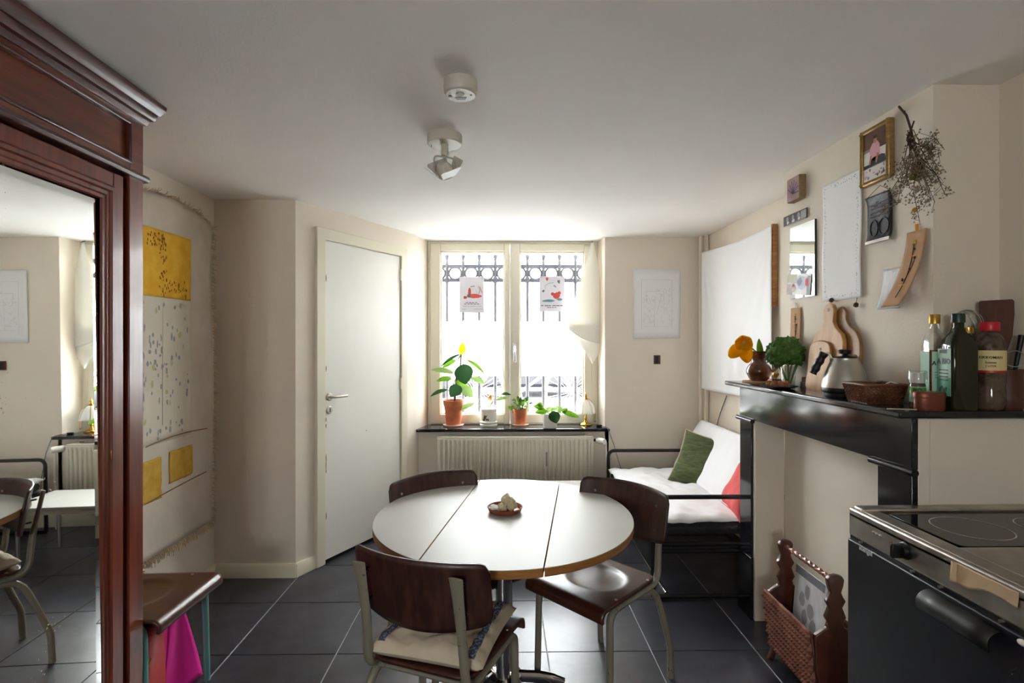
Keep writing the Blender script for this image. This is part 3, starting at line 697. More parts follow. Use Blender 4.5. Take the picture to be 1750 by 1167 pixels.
# ================================================================ ROUND TABLE
tb = thing('round_table', 'round white drop leaf table with wooden edge on chrome pedestal', 'table', (.004, 2.249, 0), -.154)
RA, RB_, SW, TZ = .537, .563, .209, .75
def arc(x0, x1, n=40):   # outline between two lines x = const of the oval
    top = [(x0 + (x1 - x0) * k / n) for k in range(n + 1)]
    # finer near the ends of the oval
    pts = []
    a0, a1 = math.acos(max(-1, min(1, x0 / RA))), math.acos(max(-1, min(1, x1 / RA)))
    for k in range(n + 1):
        a = a0 + (a1 - a0) * k / n; pts.append((RA * math.cos(a), RB_ * math.sin(a)))
    low = [(x, -y) for x, y in pts[::-1]]
    if abs(pts[-1][1]) < 1e-6: low = low[1:]
    if abs(pts[0][1]) < 1e-6: low = low[:-1]
    return pts + low
for nm, x0, x1 in (('drop_leaf', -RA, -SW - .002), ('centre_panel', -SW + .002, SW - .002), ('drop_leaf', SW + .002, RA)):
    o = MB().prism(arc(x0, x1), TZ - .03, TZ - .0012).obj(nm, 'edgewood', tb, bevel=.002)
    pl = arc(x0, x1); cx = (x0 + x1) / 2; MB().prism([(p[0] * .9965 + cx * .0035, p[1] * .9965) for p in pl], TZ - .0015, TZ).obj('laminate_top', 'laminate', o)
MB().box((-.17, -.36, TZ - .055), (.17, .36, TZ - .03)).obj('under_frame', 'blackmetal', tb)
MB().lathe([(.12, TZ - .066), (.12, TZ - .055)], 28).obj('top_plate', 'chrome', tb)
for y in (-.032, .032): MB().tube([(0, y, .06), (0, y, TZ - .06)], .03, 20).obj('column', 'chrome', tb)
MB().lathe([(.075, .04), (.075, .075), (.05, .085), (0, .085)], 24).obj('hub', 'chrome', tb)
for k in range(4):
    a = k * PI / 2 + .2; d = Vector((math.cos(a), math.sin(a), 0))
    MB().tube(fillet([d * .05 + Vector((0, 0, .06)), d * .16 + Vector((0, 0, .052)), d * .255 + Vector((0, 0, .022))], .05), [(.026, .018)] * 7 + [(.02, .013)], 12, ref=(0, 0, 1)).obj('foot', 'chrome', tb)
    MB().lathe([(.018, 0), (.02, .012), (.014, .022)], 14, tuple(d * .24)).obj('glide', 'blackplastic', tb)
# candle dish
bc = onZ(863, 874, .75)
cd = thing('candle_dish', 'small terracotta saucer on the round table', 'dish', (bc.x, bc.y, TZ))
MB().lathe([(0, .002), (.062, .002), (.068, .004), (.074, .018), (.077, .021), (.074, .023), (.069, .02), (.062, .009), (0, .008)], 36).obj('saucer', 'saucerbrown', cd, sharp=50)
for nm, c_, r_, sd, lb in (('candle_stump', (.008, .006, .04), (.026, .024, .031), 1, 'pale broken candle stump in the terracotta saucer'),
                           ('candle_stump', (.03, -.014, .032), (.019, .017, .024), 5, 'small upright shard of candle wax beside the stump'),
                           ('candle_stump', (-.013, -.02, .026), (.019, .014, .017), 9, 'low lump of candle wax by the rim of the saucer'),
                           ('paper_scrap', (-.043, .0, .0175), (.028, .03, .009), 12, 'crumpled printed paper scrap in the saucer')):
    o = MB().ell((bc.x + c_[0], bc.y + c_[1], TZ + c_[2]), r_, 14, 10, jit=.5, seed=sd).obj(nm, 'candle' if nm[0] == 'c' else 'paper', sharp=20); tag(o, lb, 'candle' if nm[0] == 'c' else 'paper', 'candle remains')
# ================================================================ DAYBED
db = thing('daybed', 'black tubular metal daybed with white mattress and backrest', 'daybed', (1.27, 3.67, 0), w=True)
BX0, BX1, BY0, BY1 = .862, 1.66, 3.03, 4.33
for y in (BY0, BY1):
    MB().tube(fillet([(BX0, y, .02), (BX0, y, .585), (BX1, y, .585), (BX1, y, .02)], .055), .0135, 12).obj('arm_frame', 'blackmetal', db)
    MB().tube([(BX0, y, .016), (BX1, y, .016)], .0145, 10).obj('floor_rail', 'blackmetal', db)
    for z in (.315, .275): MB().tube([(BX0, y, z), (BX1, y, z)], .014, 10).obj('end_rail', 'blackmetal', db)
for x in (BX0 + .015, BX1 - .3): MB().box((x, BY0, .29), (x + .03, BY1, .325)).obj('side_rail', 'blackmetal', db)
MB().tube([(.945, BY0 + .2, .02), (.955, BY1 - .28, .02)], .011, 10).obj('floor_bar', 'chrome', db)
MB().tube([(.945, BY0 + .2, .02), (.945, BY0 + .02, .02)], .011, 10).obj('floor_bar', 'chrome', db)
for k in range(9):
    y = BY0 + .1 + k * .138; MB().box((BX0 + .04, y, .326), (BX1 - .28, y + .06, .338)).obj('slat', 'blackmetal', db)
def matt(u, v):   # soft block: section u round, length v
    a = 2 * PI * u; ca, sa = math.cos(a), math.sin(a); sg = lambda q: (1 if q > 0 else -1) * abs(q) ** .35
    endk = (1 - abs(2 * v - 1) ** 14) ** .5
    y = BY0 + .018 + (BY1 - BY0 - .036) * v
    x = 1.17 + .305 * sg(ca) * (.93 + .07 * endk); z = .388 + .05 * sg(sa) * endk
    return Vector((x, y + .006 * noise.noise(Vector((x * 9, z * 9, v * 3))), z))
MB().grid(matt, 36, 40, cu=True).obj('mattress', 'darkfabric', db, sharp=70)
def sheet(u, v):
    x = .858 + .58 * u; y = BY0 + .012 + (BY1 - BY0 - .02) * v
    ed = min(1, u / .06) * min(1, (1 - v) / .04) * min(1, v / .05); z = .418 + .024 * max(0, ed) ** .5
    z += .018 * noise.noise(Vector((x * 6, y * 5, 3))) + .011 * noise.noise(Vector((x * 17, y * 11, 8)))
    y += .006 * noise.noise(Vector((x * 22, 0, 3))) * (1 if v < .5 else 0)
    return Vector((x, y, z + .014))
MB().grid(sheet, 44, 60).obj('white_sheet', 'sheet', db, solid=.004, sharp=70)
def backc(u, v):
    a = 2 * PI * u; sg = lambda q: (1 if q > 0 else -1) * abs(q) ** .4
    endk = (1 - abs(2 * v - 1) ** 16) ** .5; p = sg(math.cos(a)) * .225 * (.95 + .05 * endk); q = sg(math.sin(a)) * .042 * endk
    y = BY0 + .03 + (BY1 - BY0 - .05) * v; d = Vector((.52, 0, .854)); n = Vector((-.854, 0, .52))
    bm_ = .006 * noise.noise(Vector((p * 8, y * 4, 1)))
    return Vector((1.515, y, .645)) + d * p + n * (q + bm_)
MB().grid(backc, 36, 44, cu=True).obj('backrest', 'sheet', db, sharp=70)
pp = []
for k in range(41): pp.append((.868 + .57 * k / 40, BY0 + .014, .402 + .006 * math.sin(k * 1.9)))
MB().tube(pp, .008, 8).obj('piping', 'darkfabric', db)
def pillow(name, label, mat, w_, h_, t_, M, piping=None, seed=0):
    def f(u, v, s):
        a, b_ = 2 * u - 1, 2 * v - 1; e = max(0, (1 - a ** 4) * (1 - b_ ** 4)) ** .55
        x = w_ * a * (1 - .07 * (1 - a * a) * abs(b_) ** 3 - .0) * (1 - .10 * (1 - b_ * b_)); y = h_ * b_ * (1 - .10 * (1 - a * a))
        return M @ Vector((x, y, s * t_ * e + .010 * e * noise.noise(Vector((x * 14 + seed, y * 14, s)))))
    p = thing(name, label, 'cushion', M.translation, w=True)
    b = MB().grid(lambda u, v: f(u, v, 1), 24, 24).grid(lambda u, v: f(u, v, -1), 24, 24); b.obj('cover', mat, p, sharp=80)
    if piping:
        e = [(k / 16, 0) for k in range(16)] + [(1, k / 16) for k in range(16)] + [(1 - k / 16, 1) for k in range(16)] + [(0, 1 - k / 16) for k in range(17)]
        MB().tube([f(u, v, 1) for u, v in e], .005, 6).obj('piping', piping, p)
    return p
def frame(O, X, Z):
    X = Vector(X).normalized(); Z = Vector(Z); Z = (Z - X * Z.dot(X)).normalized(); Y = Z.cross(X)
    return Matrix((X, Y, Z)).transposed().to_4x4() if O is None else Matrix.Translation(O) @ Matrix((X, Y, Z)).transposed().to_4x4()
pillow('green_cushion', 'square green woven cushion propped on the daybed backrest', 'greenfab', .205, .21, .06, frame((1.455, 3.83, .60), (.72, -.68, -.14), (-.60, -.62, .50)), 'cushion', 2)
pillow('coral_cushion', 'coral red cushion at the mantelpiece end of the daybed', 'pinkfab', .19, .19, .06, frame((1.475, 3.2, .60), (.1, .97, 0), (-.83, .1, .5)), None, 5)
# low white table in front of the radiator
lt = thing('low_table', 'low white table with thin grey legs in front of the radiator', 'table', (.24, 3.86, 0), w=True)
MB().box((-.12, 3.64, .385), (.61, 4.09, .405)).obj('tabletop', 'laminate', lt, bevel=.004)
ring(MB(), -.1, .59, 3.66, 4.07, -.075, .565, 3.685, 4.045, .35, .385).xf(Matrix(((1, 0, 0, 0), (0, 0, 1, 0), (0, 1, 0, 0), (0, 0, 0, 1)))).obj('apron', 'trim', lt)
for x in (-.07, .55):
    for y in (3.69, 4.04): MB().tube([(x, y, 0), (x, y, .37)], .012, 10).obj('leg', 'brushed', lt)
# white cloth hung on the right wall
tl, tr, bl = onX(1200, 431, 1.655), onX(1320, 386, 1.69), onX(1203, 663, 1.655)
def hung(u, v):
    p = tl.lerp(tr, u); z0 = p.z; zb = 1.088 + .012 * u
    sag = -.02 * math.sin(PI * u) * (1 - v); z = z0 + sag + (zb - z0) * v; x = p.x - .006
    for cu_, cs in ((0, .55), (1, .9)):
        du = abs(u - cu_); a = math.atan2(v * 1.1, du + 1e-4); rad = math.hypot(v, du); x += .007 * cs * math.sin(a * 24) * max(0, 1 - rad * 1.3) * min(1, rad * 8)
    x += .003 * math.sin(u * 40) * v * v
    return Vector((x, p.y, z))
hc = thing('hung_cloth', 'large white cloth stretched on the right wall above the daybed', 'cloth', ((tl.x + tr.x) / 2, (tl.y + tr.y) / 2, 1.09), w=True)
MB().grid(hung, 70, 60).obj('cloth', 'whitecloth', hc, solid=.0015, sharp=80)
MB().box((1.688, tr.y - .006, 1.7), (1.72, tr.y + .012, tr.z + .012)).obj('side_batten', 'edgewood', hc)
MB().box((1.70, tr.y, tr.z - .03), (1.72, tl.y - .1, tr.z)).obj('top_batten', 'edgewood', hc)
c0 = onX(1242, 676, 1.715); c1 = onX(1228, 715, 1.715)
tag(MB().tube(fillet([c0, c0.lerp(c1, .5) + Vector((0, .02, -.02)), c1, c1 + Vector((0, .2, -.4))], .05), .003, 6).obj('cable', 'ink'), 'thin dark cable hanging on the wall below the white cloth', 'cable')
# drawing and small box on the back wall
a, c_ = onY(1082, 460, YB), onY(1162, 578, YB); pw, ph = c_.x - a.x, a.z - c_.z
dwg = thing('drawing', 'white sheet with faint pencil drawing on the wall beside the window', 'drawing', (a.x + pw / 2, YB, c_.z), w=True)
MB().grid(lambda u, v: Vector((a.x + pw * u, YB - .006 - .008 * abs(2 * u - 1) ** 3 * (.4 + .6 * v), c_.z + ph * v)), 16, 10).obj('paper_sheet', 'paper', dwg, solid=.0012)
rr = random.Random(4); sh = []
sh.append(('paper', rect(.07, .08, pw - .07, ph - .08), 0))
for k in range(150):
    side = rr.random(); u = rr.uniform(.09, .18) if side < .45 else (rr.uniform(.2, .33)); v = rr.uniform(.1, .36) if side < .8 else rr.uniform(.3, .42)
    an = rr.uniform(0, PI); l = rr.uniform(.006, .03); sh.append(('pencil', line(u, v, u + l * math.cos(an), v + l * math.sin(an), .0016), 1))
for l in ((.11, .4, .26, .405), (.11, .4, .115, .3), (.26, .405, .265, .2), (.09, .1, .3, .1), (.07, .08, .07, .5), (.07, .5, .32, .5), (.33, .08, .33, .5), (.18, .1, .185, .36), (.24, .38, .2, .2)): sh.append(('pencil', line(*l, .0022), 1))
printed('pencil_lines', (a.x, YB - .0085, c_.z), (1, 0, 0), (0, 0, 1), sh, dwg)
a, c_ = onY(1117, 607, YB), onY(1127.5, 622, YB)
sw = thing('wall_box', 'small black box fixed to the wall below the drawing', 'wall box', (a.x, YB, c_.z), w=True)
MB().box((a.x, YB - .022, c_.z), (c_.x, YB, a.z)).obj('housing', 'darkwood', sw, bevel=.003); MB().box((a.x + .008, YB - .026, c_.z + .01), (c_.x - .02, YB - .021, a.z - .01)).obj('plate', 'blackplastic', sw)
# ================================================================ CEILING FIXTURES
c_ = onZ(787, 139, H)
sd = thing('smoke_detector', 'round white smoke detector on the ceiling', 'detector', (c_.x, c_.y, H))
MB().lathe([(.057, 0), (.057, -.016), (.0585, -.018), (.0555, -.042), (.051, -.047), (0, -.048)], 40).obj('housing', 'lampgrey', sd, sharp=50)
MB().lathe([(.05, -.0478), (.049, -.049), (0, -.049)], 40).obj('face', 'whiteplastic', sd)
MB().lathe([(.014, -.0488), (.013, -.0515), (0, -.0515)], 18, (0, -.012, 0)).obj('sensor', 'greyplastic', sd)
MB().prism([(-.02, .012), (.02, .012), (.014, .028), (-.014, .028)], -.051, -.0485).obj('vent', 'greyplastic', sd)
MB().lathe([(.006, -.0485), (.0055, -.052), (0, -.052)], 12, (-.036, .004, 0)).obj('test_button', 'blackplastic', sd)
MB().lathe([(.004, -.0485), (.0035, -.0515), (0, -.0515)], 12, (.036, -.006, 0)).obj('indicator', 'greyplastic', sd)
c_ = onZ(760, 231, H)
lp_ = thing('spot_lamp', 'cream ceiling spot lamp with barn door flaps, switched off', 'lamp', (c_.x, c_.y, H))
MB().lathe([(.074, 0), (.075, -.004), (.075, -.038), (.071, -.042), (0, -.042)], 44).obj('canopy', 'lampgrey', lp_)
MB().tube([(0, 0, -.04), (0, 0, -.09)], .016, 16).obj('stem', 'lampgrey', lp_)
MB().box((-.058, -.003, -.052), (-.056, .003, -.012)).obj('slot', 'blackplastic', lp_)
MB().tube(fillet([(-.046, .0, -.155), (-.046, 0, -.088), (.04, -.0, -.1), (.044, -.0, -.15)], .018), [(.008, .0035)] * 14, 8, ref=(0, 1, 0)).obj('yoke', 'lampgrey', lp_)
hm = Matrix.Translation((.0, -.0, -.15)) @ Matrix.Rotation(math.radians(-14), 4, 'Y') @ Matrix.Rotation(math.radians(38), 4, 'X') @ Matrix.Rotation(math.radians(20), 4, 'Z')
MB().lathe([(0, .034), (.022, .03), (.032, .018), (.034, 0), (.034, -.03), (.03, -.034), (0, -.03)], 26).xf(hm).obj('lamp_head', 'lampgrey', lp_)
for k in range(4):
    m2 = hm @ Matrix.Rotation(k * PI / 2, 4, 'Z') @ Matrix.Translation((.033, 0, -.026)) @ Matrix.Rotation(math.radians(-52 + 10 * (k % 2)), 4, 'Y')
    MB().prism([(0, -.03), (.06, -.048), (.068, -.042), (.068, .042), (.06, .048), (0, .03)], -.0008, .0008).xf(m2).obj('barn_door', 'lampgrey', lp_)
# ================================================================ MANTELPIECE
mp = thing('mantelpiece', 'black marble mantelpiece with long shelf over a shallow fireplace recess', 'mantelpiece', (1.4, 2.3, 0), w=True)
MX, MZ = 1.32, 1.256
MB().prism([(1.27, 1.675), (1.7215, 1.675), (1.7215, 1.809), (1.489, 1.809), (1.489, 2.779), (1.489, 3.02), (1.27, 3.02)], 1.232, MZ).obj('shelf', 'blackstone', mp, bevel=.007, seg=3)
MB().box((MX, 1.69, 1.064), (MX + .022, 2.935, 1.231)).obj('frieze', 'blackstone', mp, bevel=.002)
for y0, y1 in ((2.80, 2.932), (1.69, 1.847)):
    MB().box((MX, y0, 0), (MX + .022, y1, 1.064)).obj('pilaster', 'blackstone', mp, bevel=.003)
for y0, y1 in ((2.779, 2.935), (1.692, 1.86)): MB().box((MX + .012 if y0 > 2 else MX + .022, y0, 0), (1.489 if y0 > 2 else 1.383, y1, 1.23)).obj('cheek', 'wall', mp, bevel=.003)
for y0, y1 in ((2.775, 2.955), (1.67, 1.875)): MB().tube([(MX - .004, y0, 1.058), (MX - .004, y1, 1.058)], .0125, 12).obj('astragal', 'blackstone', mp)
MB().box((MX - .006, 2.79, 0), (MX + .01, 2.945, .33)).obj('base_block', 'blackstone', mp, bevel=.003)
# ================================================================ MINI KITCHEN
KX, KY0, KY1, KZ = 1.117, .68, 1.695, .945
mk = thing('mini_kitchen', 'compact kitchen unit with steel worktop, ceramic hob and black fridge door', 'kitchen unit', (1.42, 1.2, 0), w=True)
MB().box((KX + .03, KY0, .06), (XR - .004, KY1 - .003, KZ - .095)).obj('carcass', 'blackplastic', mk)
b = MB().box((KX, KY0, KZ - .088), (KX + .018, KY1, KZ)).box((KX, KY0, KZ - .03), (XR - .003, KY1, KZ - .012))
b.obj('worktop', 'steel', mk, bevel=.006, seg=3)
b = MB().box((KX + .016, KY0, KZ - .014), (KX + .07, KY1, KZ)).box((KX + .016, KY1 - .045, KZ - .014), (XR - .003, KY1, KZ + .006)).box((KX + .07, KY0, KZ - .014), (XR - .003, KY1 - .33, KZ - .002))
b.obj('rim', 'steel', mk, bevel=.005, seg=3)
MB().prism(rrect(KX + .085, KY1 - .325, XR - .02, KY1 - .05, .02), KZ - .013, KZ - .003).obj('hob_glass', 'ceramicglass', mk, bevel=.001)
for cx_, cy_, r_ in ((KX + .232, KY1 - .19, .095), (KX + .465, KY1 - .185, .075)):
    b = MB(); n = 56
    vs = [(cx_ + rr_ * math.cos(2 * PI * k / n), cy_ + rr_ * math.sin(2 * PI * k / n), KZ - .0024) for rr_ in (r_ - .0016, r_ + .0016) for k in range(n)]
    b.add(vs, [(k, (k + 1) % n, n + (k + 1) % n, n + k) for k in range(n)]).obj('cooking_zone', 'ringprint', mk, recalc=False)
fd = MB().box((KX - .006, KY0 + .005, .09), (KX + .028, KY1 - .004, KZ - .098)).obj('fridge_door', 'fridge', mk, bevel=.004)
MB().box((KX + .006, KY0, KZ - .1), (KX + .03, KY1, KZ - .086)).obj('shadow_gap', 'blackplastic', mk)
hy0, hy1 = onX(1572, 1010, KX - .03).y, onX(1695, 1070, KX - .03).y
MB().grid(lambda u, v: Vector((KX - .006 - .034 * math.sin(v * 2.1), hy0 + (hy1 - hy0) * u, KZ - .112 - .030 * (1 - math.cos(v * 2.1)))), 4, 12).obj('door_grip', 'blackgrip', fd, solid=.004)
for px in (1470, 1558, 1606, 1710):
    p_ = onX(px, 950, KX); MB().tube([(KX - .003, p_.y, KZ - .093), (KX + .008, p_.y, KZ - .093)], .004, 8).obj('screw', 'screw', mk)
p_ = onX(1548, 935, KX); kz = KZ - .045
MB().lathe([(.024, 0), (.024, .004), (.02, .006), (.02, .018), (.0, .02)], 24).xf(Matrix.Translation((KX, p_.y, kz)) @ Matrix.Rotation(-PI / 2, 4, 'Y')).obj('hob_knob', 'blackplastic', mk)
MB().box((KX - .042, p_.y - .006, kz - .02), (KX - .016, p_.y + .006, kz + .02)).obj('knob_grip', 'blackplastic', mk, bevel=.003)
for px, m_ in ((1493, 'screw'), (1499, 'screw'), (1505, 'screw'), (1523, 'redled')):
    q_ = onX(px, 915, KX); MB().ell((KX - .001, q_.y, kz + (.004 if m_ == 'screw' else 0)), (.003, .0045, .0045), 10, 8).obj('control_lamp', m_, mk)
for px in (1747,):
    q_ = onX(px, 1070, KX - .01); MB().ell((KX - .008, q_.y, KZ - .108), (.008, .012, .007), 12, 8).obj('door_buffer', 'whiteplastic', mk)
q_ = onX(1480, 941, KX - .006)
text('brand_lettering', 'stengel', .021, (KX - .0062, q_.y, q_.z), (0, -1, 0), (0, 0, 1), 'ringprint', mk)
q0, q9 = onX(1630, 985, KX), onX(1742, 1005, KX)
tag(MB().grid(lambda u, v: Vector((KX - .0012 - .006 * (u < .04) - .003 * abs(math.sin(u * 9 + v * 2)) * v, q0.y + (q9.y - q0.y) * u, KZ - .008 - (.05 - .022 * u + .006 * math.sin(u * 8)) * v)), 30, 8).obj('beige_patch', 'tan', solid=.0008), 'uneven beige patch on the steel front of the kitchen unit', 'tape')  # thin wavy beige sheet laid on the steel front
# ================================================================ MAGAZINE BASKET
mb_ = thing('magazine_basket', 'woven magazine basket with carved dark wooden ends and handle', 'magazine rack', (1.315, 2.28, 0), w=True)
BYN, BYF = 2.085, 2.455   # near and far end
hx = 1.318
half = [(.0, .555), (.024, .55), (.034, .535), (.03, .51), (.022, .485), (.03, .465), (.04, .45), (.026, .425), (.034, .405), (.042, .385), (.03, .365), (.036, .345), (.06, .33), (.082, .315), (.086, .30), (.08, .2), (.066, .1), (.06, .06), (.075, .02), (.085, 0), (.06, 0), (.04, .04), (0, .05)]
outl = [(-x, z) for x, z in half] + [(x, z) for x, z in half[::-1][1:-1]]
for y in (BYN, BYF):
    e = MB().prism([(hx + p[0], p[1]) for p in outl], y - .011, y + .011, 0, (0, 0, 0), (1, 0, 0), (0, 0, 1), (0, 1, 0)).obj('end_panel', 'carved', mb_, bevel=.004, seg=2)
n = 60; MB().tube([(hx, BYN + (BYF - BYN) * k / n, .525) for k in range(n + 1)], [(.0105 + .0025 * math.sin(k * 1.1), .0105 - .0025 * math.sin(k * 1.1)) for k in range(n + 1)], 10).obj('handle', 'weave', mb_)
def side_pt(s, y, z):   # slanted side; s = -1 faces the room
    w_ = .066 + (.098 - .066) * (z - .06) / .26; return hx + s * w_
for s in (-1, 1):
    o = MB().add([(side_pt(s, 0, z) - s * .006, y, z) for z in (.06, .318) for y in (BYN, BYF)], [(0, 1, 3, 2)]).obj('side_board', 'carved', mb_, solid=.006)
    b = MB(); nz_, ny_ = 9, 19
    for i in range(nz_):
        for j in range(ny_):
            z = .068 + (.318 - .068) * (i + .5) / nz_; y = BYN + (BYF - BYN) * (j + .5 + (.5 if i % 2 else 0)) / ny_
            if y > BYF - .004: continue
            x = side_pt(s, y, z); hy, hz = (BYF - BYN) / ny_ * .56, .25 / nz_ * .62
            b.add([(x + s * .001, y - hy * .95, z), (x + s * .001, y + hy * .1, z - hz * 1.6), (x + s * .001, y + hy * .95, z), (x + s * .001, y - hy * .1, z + hz * 1.6), (x + s * .021, y + hy * .2, z - hz * .3)],
                  [(0, 1, 4), (1, 2, 4), (2, 3, 4), (3, 0, 4)])
    stuff(b.obj('woven_strips', 'weave', o, sharp=15))
    MB().tube([(side_pt(s, 0, .32), BYN, .32), (side_pt(s, 0, .32), BYF, .32)], .008, 8).obj('rim', 'weave', mb_)
MB().box((hx - .06, BYN, .055), (hx + .06, BYF, .062)).obj('bottom', 'carved', mb_)
def book(name, label, mat, y0, y1, z0, z1, x, lean, th, extra=None):
    t = thing(name, label, 'magazine' if 'mag' in name else 'book', (x, (y0 + y1) / 2, z0), w=True, group='reading matter in the magazine basket')
    sh_ = Matrix(((1, 0, lean, -lean * z0), (0, 1, 0, 0), (0, 0, 1, 0), (0, 0, 0, 1)))
    MB().box((x, y0, z0), (x + th, y1, z1)).xf(sh_).obj('cover', mat, t, bevel=.001)
    if extra:
        fo = lambda v: sh_ @ v
        printed('cover_print', (x, y1, z0), (0, -1, 0), (0, 0, 1), extra, t, fn=fo)
    return t
rr = random.Random(2)
ex = [('photogrey', blob(.065, .27, .022, .032, 14, .12, rr), 1), ('photogrey', blob(.1, .315, .018, .03, 14, .12, rr), 1), ('photogrey', blob(.13, .245, .022, .034, 14, .12, rr), 1), ('photogrey', blob(.09, .2, .022, .034, 14, .12, rr), 1), ('photogrey', blob(.155, .19, .024, .03, 14, .12, rr), 1), ('grey_ink', rect(.0, .365, .22, .4), 1)]
book('magazine', 'pale grey magazine with dark oval print standing in the woven basket', 'silverpaper', 2.16, 2.405, .063, .463, 1.312, .08, .006, ex)
book('book', 'thin book with yellow and black spine behind the magazine in the basket', 'yellowpaper', 2.25, 2.425, .063, .40, 1.335, .06, .012, [('photodark', rect(0, .27, .2, .34), 1), ('photowhite', rect(0, 0, .2, .15), 1)])
# ================================================================ LEFT WALL TEXTILE
wt = thing('wall_hanging', 'linen wall hanging with yellow and spotted patches and fringed edges', 'wall hanging', (XL, 2.85, .6), w=True)
TY0, TY1, TZ0, TZ1 = 2.2, 3.285, .375, 2.215
WX = XL + .012
def curl(y, z):
    return WX + .006 * math.sin(y * 9) * math.sin(z * 4) + .02 * max(0, (z - TZ1 + .12) / .12) ** 2 * (.5 + .5 * math.sin(y * 14)) + (.012 * max(0, (y - TY1 + .06) / .06) ** 2)
def tx(y, z, l=0): return Vector((curl(y, z) + l, y, z))
def topz(y): return TZ1 + .03 * math.sin((y - 2.4) * 3.2) - .05 * max(0, (y - 3.1) / .18)
MB().grid(lambda u, v: tx(TY0 + (TY1 - TY0) * u, TZ0 + (topz(TY0 + (TY1 - TY0) * u) - TZ0) * v), 50, 60).obj('ground_cloth', 'linen', wt, solid=.002, sharp=80)
def patch(nm, mat, y0, y1, z0, z1, l, jit=.004):
    def f(u, v):
        y = y0 + (y1 - y0) * u; z = z0 + (z1 - z0) * v
        if u in (0.0, 1.0): y += jit * noise.noise(Vector((z * 30, u, 1)))
        if v in (0.0, 1.0): z += jit * noise.noise(Vector((y * 30, v, 2)))
        return tx(y, z, l)
    return MB().grid(f, 16, 16).obj(nm, mat, wt, solid=.0012)
ya = onX(324, 450, WX).y
def wz_(px, py): return onX(px, py, WX)
zt_, zb_ = wz_(322, 412).z, wz_(322, 514).z
patch('yellow_patch', 'yellow', TY0 + .1, ya, zb_, zt_ + .01, .0035)
patch('spotted_patch', 'palefab', TY0 + .1, ya + .008, wz_(322, 742).z, zb_ - .002, .003)
q0, q1 = wz_(288, 770), wz_(328, 815); patch('ochre_patch', 'ochre', q0.y, q1.y, wz_(308, 818).z, wz_(308, 766).z, .0035, .008)
q0, q1 = wz_(240, 770), wz_(275, 815); patch('ochre_patch', 'ochre', q0.y - .05, q1.y, wz_(262, 856).z, wz_(262, 784).z, .0035, .008)
rr = random.Random(11); b = MB(); b2 = MB(); b3 = MB()
def dab(bb, y, z, ry, rz, l=.0046):
    pts = blob(0, 0, ry, rz, 8, .35, rr); bb.add([tx(y + p[0], z + p[1], l) for p in pts], [tuple(range(8))])
zlo = wz_(322, 742).z
for k in range(120): dab(b, rr.uniform(TY0 + .2, ya - .01), rr.uniform(zlo + .02, zb_ - .03), rr.uniform(.004, .012), rr.uniform(.006, .02))
for k in range(24): dab(b2, rr.uniform(TY0 + .2, ya - .01), rr.uniform(zlo + .02, zb_ - .03), rr.uniform(.006, .016), rr.uniform(.01, .022))
ym = wz_(277, 450).y
for k in range(46):
    z = rr.uniform(zb_ + .01, zt_ - .01); dab(b3, ym + rr.gauss(0, .012), z, rr.uniform(.002, .005), rr.uniform(.004, .012), .005)
for k in range(40): dab(b3, rr.uniform(ym, ya - .04), rr.uniform(zb_ + .01, zb_ + .1), rr.uniform(.002, .005), rr.uniform(.004, .01), .005)
for k in range(30): dab(b3, ym - rr.uniform(0, .12), zt_ - rr.uniform(.01, .08), rr.uniform(.003, .006), rr.uniform(.004, .01), .005)
stuff(b.obj('blue_spots', 'bluespot', wt, recalc=False)); stuff(b2.obj('green_spots', 'greenspot', wt, recalc=False)); stuff(b3.obj('rust_marks', 'rust', wt, recalc=False))
for (p0, p1, p2) in (((247, 764), (300, 740), (352, 732)), ((247, 862), (300, 830), (352, 806))):
    A_, B_, C_ = (wz_(*p) for p in (p0, p1, p2)); pts = []
    for k in range(25):
        t_ = k / 24; q = A_ * (1 - t_) ** 2 + B_ * 2 * t_ * (1 - t_) + C_ * t_ * t_; pts.append(tx(q.y, q.z, .004))
    MB().tube(pts, .003, 5).obj('seam', 'stitch', wt)
MB().tube([tx(ym, zb_ - .03 - (zb_ - zlo - .12) * k / 12, .004) for k in range(13)], .0018, 5).obj('seam', 'cushion', wt)
b = MB()
def strand(p, d, l): 
    q = p + d * l + Vector((rr.uniform(0, .012), rr.uniform(-.008, .008), rr.uniform(-.008, .008))); m_ = p.lerp(q, .5) + Vector((rr.uniform(.002, .01), 0, 0)); b.tube([p, m_, q], .0016, 3, cap=False)
for k in range(420): z = TZ0 + (TZ1 - .06 - TZ0) * rr.random(); strand(tx(TY1, z, .003), Vector((.3, .6, -.5)), rr.uniform(.015, .032))
for k in range(330):
    y = TY0 + (TY1 - TY0) * rr.random(); strand(tx(y, topz(y), .003), Vector((.7, 0, -.4 if rr.random() < .6 else .5)), rr.uniform(.012, .03)); strand(tx(y, TZ0, .003), Vector((.15, 0, -1)), rr.uniform(.02, .045))
stuff(b.obj('fringe', 'fringe', wt, recalc=False))
